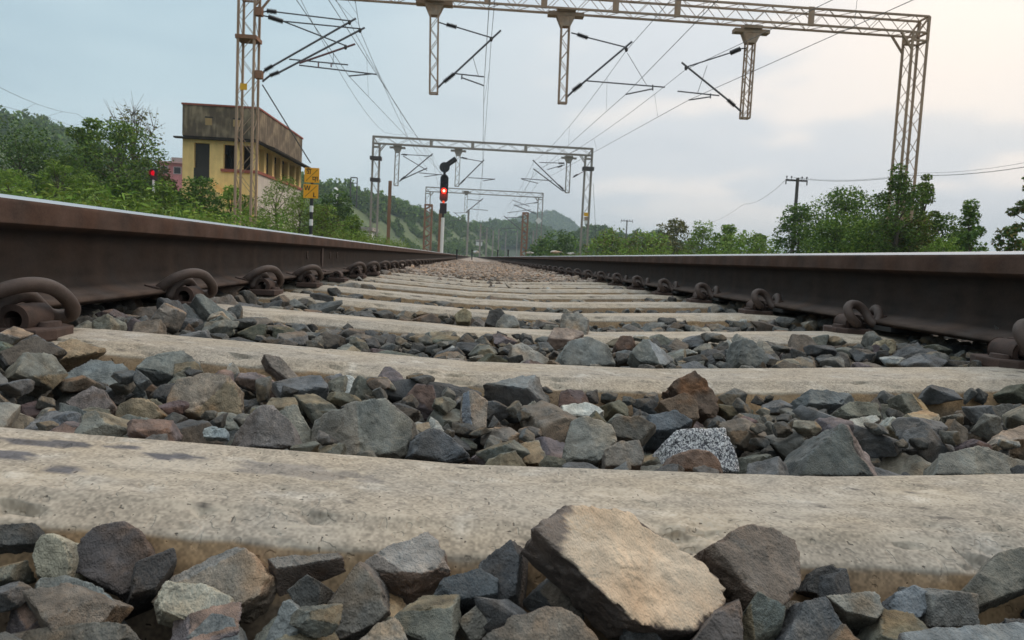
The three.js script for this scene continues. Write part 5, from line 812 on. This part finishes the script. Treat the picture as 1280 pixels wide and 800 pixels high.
// ---------------------------------------------------------------- signal cabin
{
  const ochre = std([1.0, 0.69, 0.28], 0.95, { map: T.plaster, bumpMap: T.bump, bumpScale: 0.01 }), stained = std([0.75, 0.66, 0.54], 0.97, { map: T.stain, bumpMap: T.bump, bumpScale: 0.01 }), pale = std([0.70, 0.62, 0.55], 0.95, { map: T.plaster }), red = std([0.36, 0.105, 0.07], 0.85, { map: T.plaster }), dark = std([0.05, 0.045, 0.04], 0.95, { map: T.plaster }), slab = std([0.14, 0.115, 0.10], 0.95, { map: T.stain });
  const x0 = -15.05, x1 = -11.3, z0 = -40, z1 = -50, t = thing('signal_cabin', 'derelict yellow two storey signal cabin with stained parapet and open windows', 'building', [(x0 + x1) / 2, GY, (z0 + z1) / 2]);
  const ox = (x0 + x1) / 2, oz = (z0 + z1) / 2, bx = (name, a, b, y0, y1, c, e, mat, par = t) => mesh(name, boxUV(boxGeo(a - ox, b - ox, y0 - GY, y1 - GY, Math.min(c, e) - oz, Math.max(c, e) - oz), 2.6), mat, par);
  const SILL = 4.02, LINT = 5.28, ROOF = 5.48, TOP = 7.16, th = 0.24;
  bx('lower_wall', x0, x1, GY, SILL, z0, z0 - th, ochre); bx('lower_wall', x1 - th, x1 + 0.003, GY, SILL, z0 - th, z1, pale); bx('lower_wall', x0, x0 + th, GY, SILL, z0 - th, z1, ochre); bx('lower_wall', x0 + th, x1 - th, GY, SILL, z1, z1 + th, ochre);
  for (const [a, b] of [[0, 0.58], [1.36, 2.05], [2.68, 3.02], [3.5, 3.75]]) bx('pier', x0 + a, x0 + b, SILL + (a === 0 ? 0.001 : 0.0), LINT, z0, z0 - th, ochre);
  bx('lintel', x0, x1, LINT, ROOF, z0, z0 - th, ochre);
  bx('door_leaf', x0 + 0.6, x0 + 1.34, 3.4, LINT - 0.004, z0 - 0.16, z0 - 0.2, dark); bx('door_recess_shade', x0 + 0.58, x0 + 1.36, SILL - 0.7, SILL + 0.001, z0 + 0.004, z0 - 0.02, dark);  // lower part of the doorway: flat dark sheet painting the opening's shade
  bx('pier', x1 - th, x1, SILL, LINT, z0 - th - 0.002, z0 - 0.42, ochre);
  for (const zc of [-41.55, -43.2, -44.9, -46.7, -48.4]) bx('pier', x1 - th, x1, SILL, LINT, zc + 0.22, zc - 0.22, ochre);
  bx('pier', x1 - th, x1, SILL, LINT, z1 + 0.6, z1, ochre); bx('lintel', x1 - th, x1, LINT, ROOF, z0 - th, z1, ochre);
  bx('rear_wall', x0, x0 + th, SILL, ROOF, z0 - th, z1, ochre); bx('rear_wall', x0 + th, x1 - th, SILL, ROOF, z1, z1 + th, ochre); bx('floor_slab', x0 + th, x1 - th, SILL - 0.9, SILL - 0.7, z0 - th, z1 + th, slab);
  bx('inner_wall', x0 + 1.9, x0 + 2.0, SILL - 0.7, ROOF, z0 - 1.4, z1 + th, dark);
  bx('sill_band', x0 + 1.95, x1 + 0.09, SILL - 0.13, SILL + 0.02, z0 + 0.09, z0, red); bx('sill_band', x1 + 0.004, x1 + 0.09, SILL - 0.13, SILL + 0.02, z0, z1 - 0.05, red);
  bx('roof_slab', x0 + 0.004, x1 - 0.004, ROOF, ROOF + 0.14, z0 - 0.004, z1, slab);
  bx('parapet', x0 - 0.02, x1 + 0.02, ROOF + 0.14, TOP, z0 + 0.02, z0 - 0.2, stained); bx('parapet', x1 - 0.2, x1 + 0.02, ROOF + 0.14, TOP, z0 - 0.2, z1, stained); bx('parapet', x0 - 0.02, x0 + 0.2, ROOF + 0.14, TOP, z0 - 0.2, z1, stained); bx('parapet', x0 + 0.2, x1 - 0.2, ROOF + 0.14, TOP, z1, z1 + 0.2, stained);
  for (const [a, b, c, e] of [[x0 - 0.07, x1 + 0.07, z0 + 0.07, z0 - 0.25], [x1 - 0.25, x1 + 0.07, z0 - 0.25, z1 - 0.05], [x0 - 0.07, x0 + 0.25, z0 - 0.25, z1 - 0.05]]) bx('coping', a, b, TOP, TOP + 0.09, c, e, red);
  for (const s of [1.3, 2.7]) { bx('drain_slot_shade', x0 + s - 0.2, x0 + s + 0.2, 6.55, 6.63, z0 + 0.025, z0 + 0.02, dark); bx('patch', x0 + s - 0.18, x0 + s + 0.16, 6.2, 6.55, z0 + 0.0235, z0 + 0.02, std([0.42, 0.28, 0.13], 0.95, { map: T.plaster })); }  // dark strip paints the shade of the slot; the parapet is uncut
  const sh = bx('sunshade', x1 + 0.004, x1 + 1.0, 0, 0.09, z0 + 0.3, z1 - 0.6, slab); sh.geometry.translate(-(x1 - ox), GY, 0); sh.position.set(x1 - ox, ROOF - 0.06 - GY, 0); sh.rotation.z = -0.3;
  bx('sunshade', x0 - 0.35, x1 + 0.004, ROOF - 0.03, ROOF + 0.05, z0 + 0.32, z0 + 0.004, slab);
  // outside stair against the front
  const st = sub('staircase', t); for (let k = 0; k < 16; k++) bx('step', x0 + 1.5 + k * 0.24, x0 + 1.5 + k * 0.24 + 0.25, GY, SILL - 0.75 - k * 0.25, z0 + 0.95, z0 + 0.004, k ? ochre : ochre, st);
}
{ // pink house up the slope
  const d = 85, a = at(204, 215, d), b = at(228, 215, d), yt = at(216, 204, d).y, y0 = at(216, 222, d).y, t = thing('house', 'small pink house half hidden between twiggy tree and cabin', 'building', [(a.x + b.x) / 2, y0, -d]), w = (b.x - a.x) / 2 + 0.6, h = yt - y0;
  const pink = std([0.72, 0.27, 0.27], 0.9, { map: T.plaster }); mesh('wall', boxUV(boxGeo(-w, w, -3, h, -3, 0), 2.5), pink, t); mesh('roof_slab', boxGeo(-w - 0.25, w + 0.25, h, h + 0.16, -3.2, 0.35), std([0.62, 0.36, 0.34]), t); mesh('roof_room', boxUV(boxGeo(-0.4, 0.8, h + 0.16, h + 0.7, -2.5, -0.6), 2), std([0.42, 0.36, 0.33], 0.9, { map: T.plaster }), t);
  for (const x of [-0.9, 0.5]) { const f = mesh('window', boxGeo(x - 0.42, x + 0.42, h - 1.15, h - 0.35, 0.003, 0.05), std([0.5, 0.42, 0.4]), t); mesh('pane', boxGeo(x - 0.34, x + 0.34, h - 1.08, h - 0.42, 0.052, 0.056), M.insulator, f); }
}
{ // hillside bits
  const tw = (label, px, top, bot, d, w, mat) => { const a = at(px, bot, d), h = at(px, top, d).y - a.y, t = thing('water_tower', label, 'tower', [a.x, a.y - 2, -d]); mesh('shaft', new THREE.CylinderGeometry(w * 0.75, w * 0.85, h + 1.4, 14).translate(0, (h + 1.4) / 2, 0), mat, t); mesh('tank', new THREE.LatheGeometry([[0.01, 0], [w * 0.8, 0.2], [w * 1.15, 0.7], [w * 1.15, 1.5], [w * 0.6, 1.9], [0.01, 2]].map(([x, y]) => new THREE.Vector2(x, y)), 16).translate(0, h + 0.6, 0), mat, t); };
  tw('small white tower on the hillside just beyond the yellow boards', 419, 238, 250, 150, 0.5, M.white);
  const d = 170, a = at(438, 242, d), b = at(446, 242, d), y = at(442, 222, d).y, t = thing('hilltop_gantry', 'open steel frame standing on top of the hillside', 'frame', [(a.x + b.x) / 2, a.y - 3, -d]), w = (b.x - a.x) / 2, h = y - a.y + 3;
  for (const s of [-w, w]) bar('post', V(s, 0, 0), V(s, h, 0), 0.22, M.steelDark, t); bar('crossbeam', V(-w, h, 0), V(w, h, 0), 0.24, M.steelDark, t); bar('crossbeam', V(-w, h - 1.2, 0), V(w, h - 1.2, 0), 0.16, M.steelDark, t);
  const hse = (label, px, py, wpx, hpx, d) => { const c = at(px, py + hpx / 2, d), w = wpx * d / FOC / 2, h = hpx * d / FOC, t = thing('house', label, 'building', [c.x, c.y, -d]); mesh('wall', boxGeo(-w, w, -1, h, -4, 0), M.white, t); mesh('roof', boxGeo(-w - 0.3, w + 0.3, h, h + 0.35, -4.3, 0.4), std([0.35, 0.3, 0.28]), t); for (const x of [-0.5, 0.1, 0.6]) mesh('window', boxGeo(w * x - 0.4, w * x + 0.4, h * 0.3, h * 0.75, 0.003, 0.05), M.insulator, t); };
  hse('long white house low on the far hillside by the far masts', 599, 302, 8, 2.2, 260); hse('pale bungalow at the foot of the hillside by the yellow boards', 455, 290, 14, 3, 75);
}
// ---------------------------------------------------------------- wooden poles and their lines
function pole(label, px, top, d, arm) {
  const a = at(px, 290, d), h = at(px, top, d).y - GY, t = thing('utility_pole', label, 'pole', [a.x, GY, -d]); mesh('shaft', new THREE.CylinderGeometry(0.10, 0.15, h, 10).translate(0, h / 2, 0), std([0.13, 0.115, 0.10], 0.95, { map: T.rust }), t);
  mesh('crossarm', boxGeo(-arm, arm, h - 0.22, h - 0.1, -0.22, -0.1), M.steelDark, t); for (const s of [-0.95, -0.5, 0.5, 0.95]) mesh('pin_insulator', new THREE.LatheGeometry([[0.001, 0], [0.02, 0], [0.02, 0.1], [0.06, 0.11], [0.05, 0.2], [0.001, 0.23]].map(([x, y]) => new THREE.Vector2(x, y)), 8).translate(s * arm, h - 0.1, -0.16), M.insulator, t);
  for (const s of [-1, 1]) mesh('end_hook', boxGeo(s * arm - 0.03, s * arm + 0.03, h - 0.45, h - 0.1, -0.19, -0.13), M.steelDark, t); return t;
}
pole('wooden utility pole with a crossarm rising above the dark tree', 992, 222, 50, 0.72); pole('tiny far utility pole above the pale bushes', 783, 275, 130, 1.0);
wireRun('power_cable', 'power cable slung from the wooden pole to the picture edge', on([992, 222, 50], [1140, 219, 36], [1330, 200, 26]), null, 0.014);
wireRun('power_cable', 'thin upper cable above the slung power cable', on([998, 222, 50], [1150, 216, 36], [1330, 193, 26]), null, 0.007);
wireRun('power_cable', 'faint cable falling away from the wooden pole behind the bushes', on([984, 223, 50], [930, 255, 75], [870, 281, 115]), null, 0.012);
// ---------------------------------------------------------------- trackside bits far ahead
function blob(name, label, cat, px, py, d, w, h, c, seed) { const a = at(px, py, d), g = boxUV(stoneShape(randomPlanes(seed), 8, { size: 1, seed }), 1.5); g.scale(w, h, w * 0.8); const m = mesh(name, g, (() => { const k = M.stone.clone(); k.color.setRGB(...c); return k; })()); m.position.copy(a); tag(m, label, cat); }
blob('boulder', 'pale boulder by the foot of the middle gantry leg', 'boulder', 694, 315, 45, 0.34, 0.2, [0.62, 0.56, 0.5], 31); blob('boulder', 'low pale boulder nearer the middle gantry leg', 'boulder', 715, 317, 46, 0.25, 0.13, [0.6, 0.56, 0.5], 32); blob('boulder', 'white painted stone by the cabin side rail at the vanishing point', 'boulder', 595, 315, 55, 0.22, 0.24, [0.85, 0.83, 0.8], 33);
blob('boulder', 'white footing block below the middle gantry leg on the cabin side', 'boulder', 470, 304, 52, 0.45, 0.4, [0.8, 0.78, 0.74], 34); blob('boulder', 'pale block lying beside the stout rust brown mast', 'boulder', 663, 316, 70, 0.4, 0.25, [0.75, 0.68, 0.6], 35);
for (const [px, d, s] of [[571, 30, 1], [590, 40, 1], [622, 42, 1], [635, 34, 1]]) { const a = at(px, 318, d), t = thing('marker_stub', 'short black trackside stub near the vanishing point', 'marker', [a.x, GY, -d], 'black trackside stubs'); const h = at(px, 313.5, d).y - GY; mesh('post', boxGeo(-0.03, 0.03, 0, h, -0.03, 0.03), M.black, t); mesh('cap', boxGeo(-0.045, 0.045, h, h + 0.05, -0.05, 0.05), M.black, t); }
renderer.render(scene, camera);
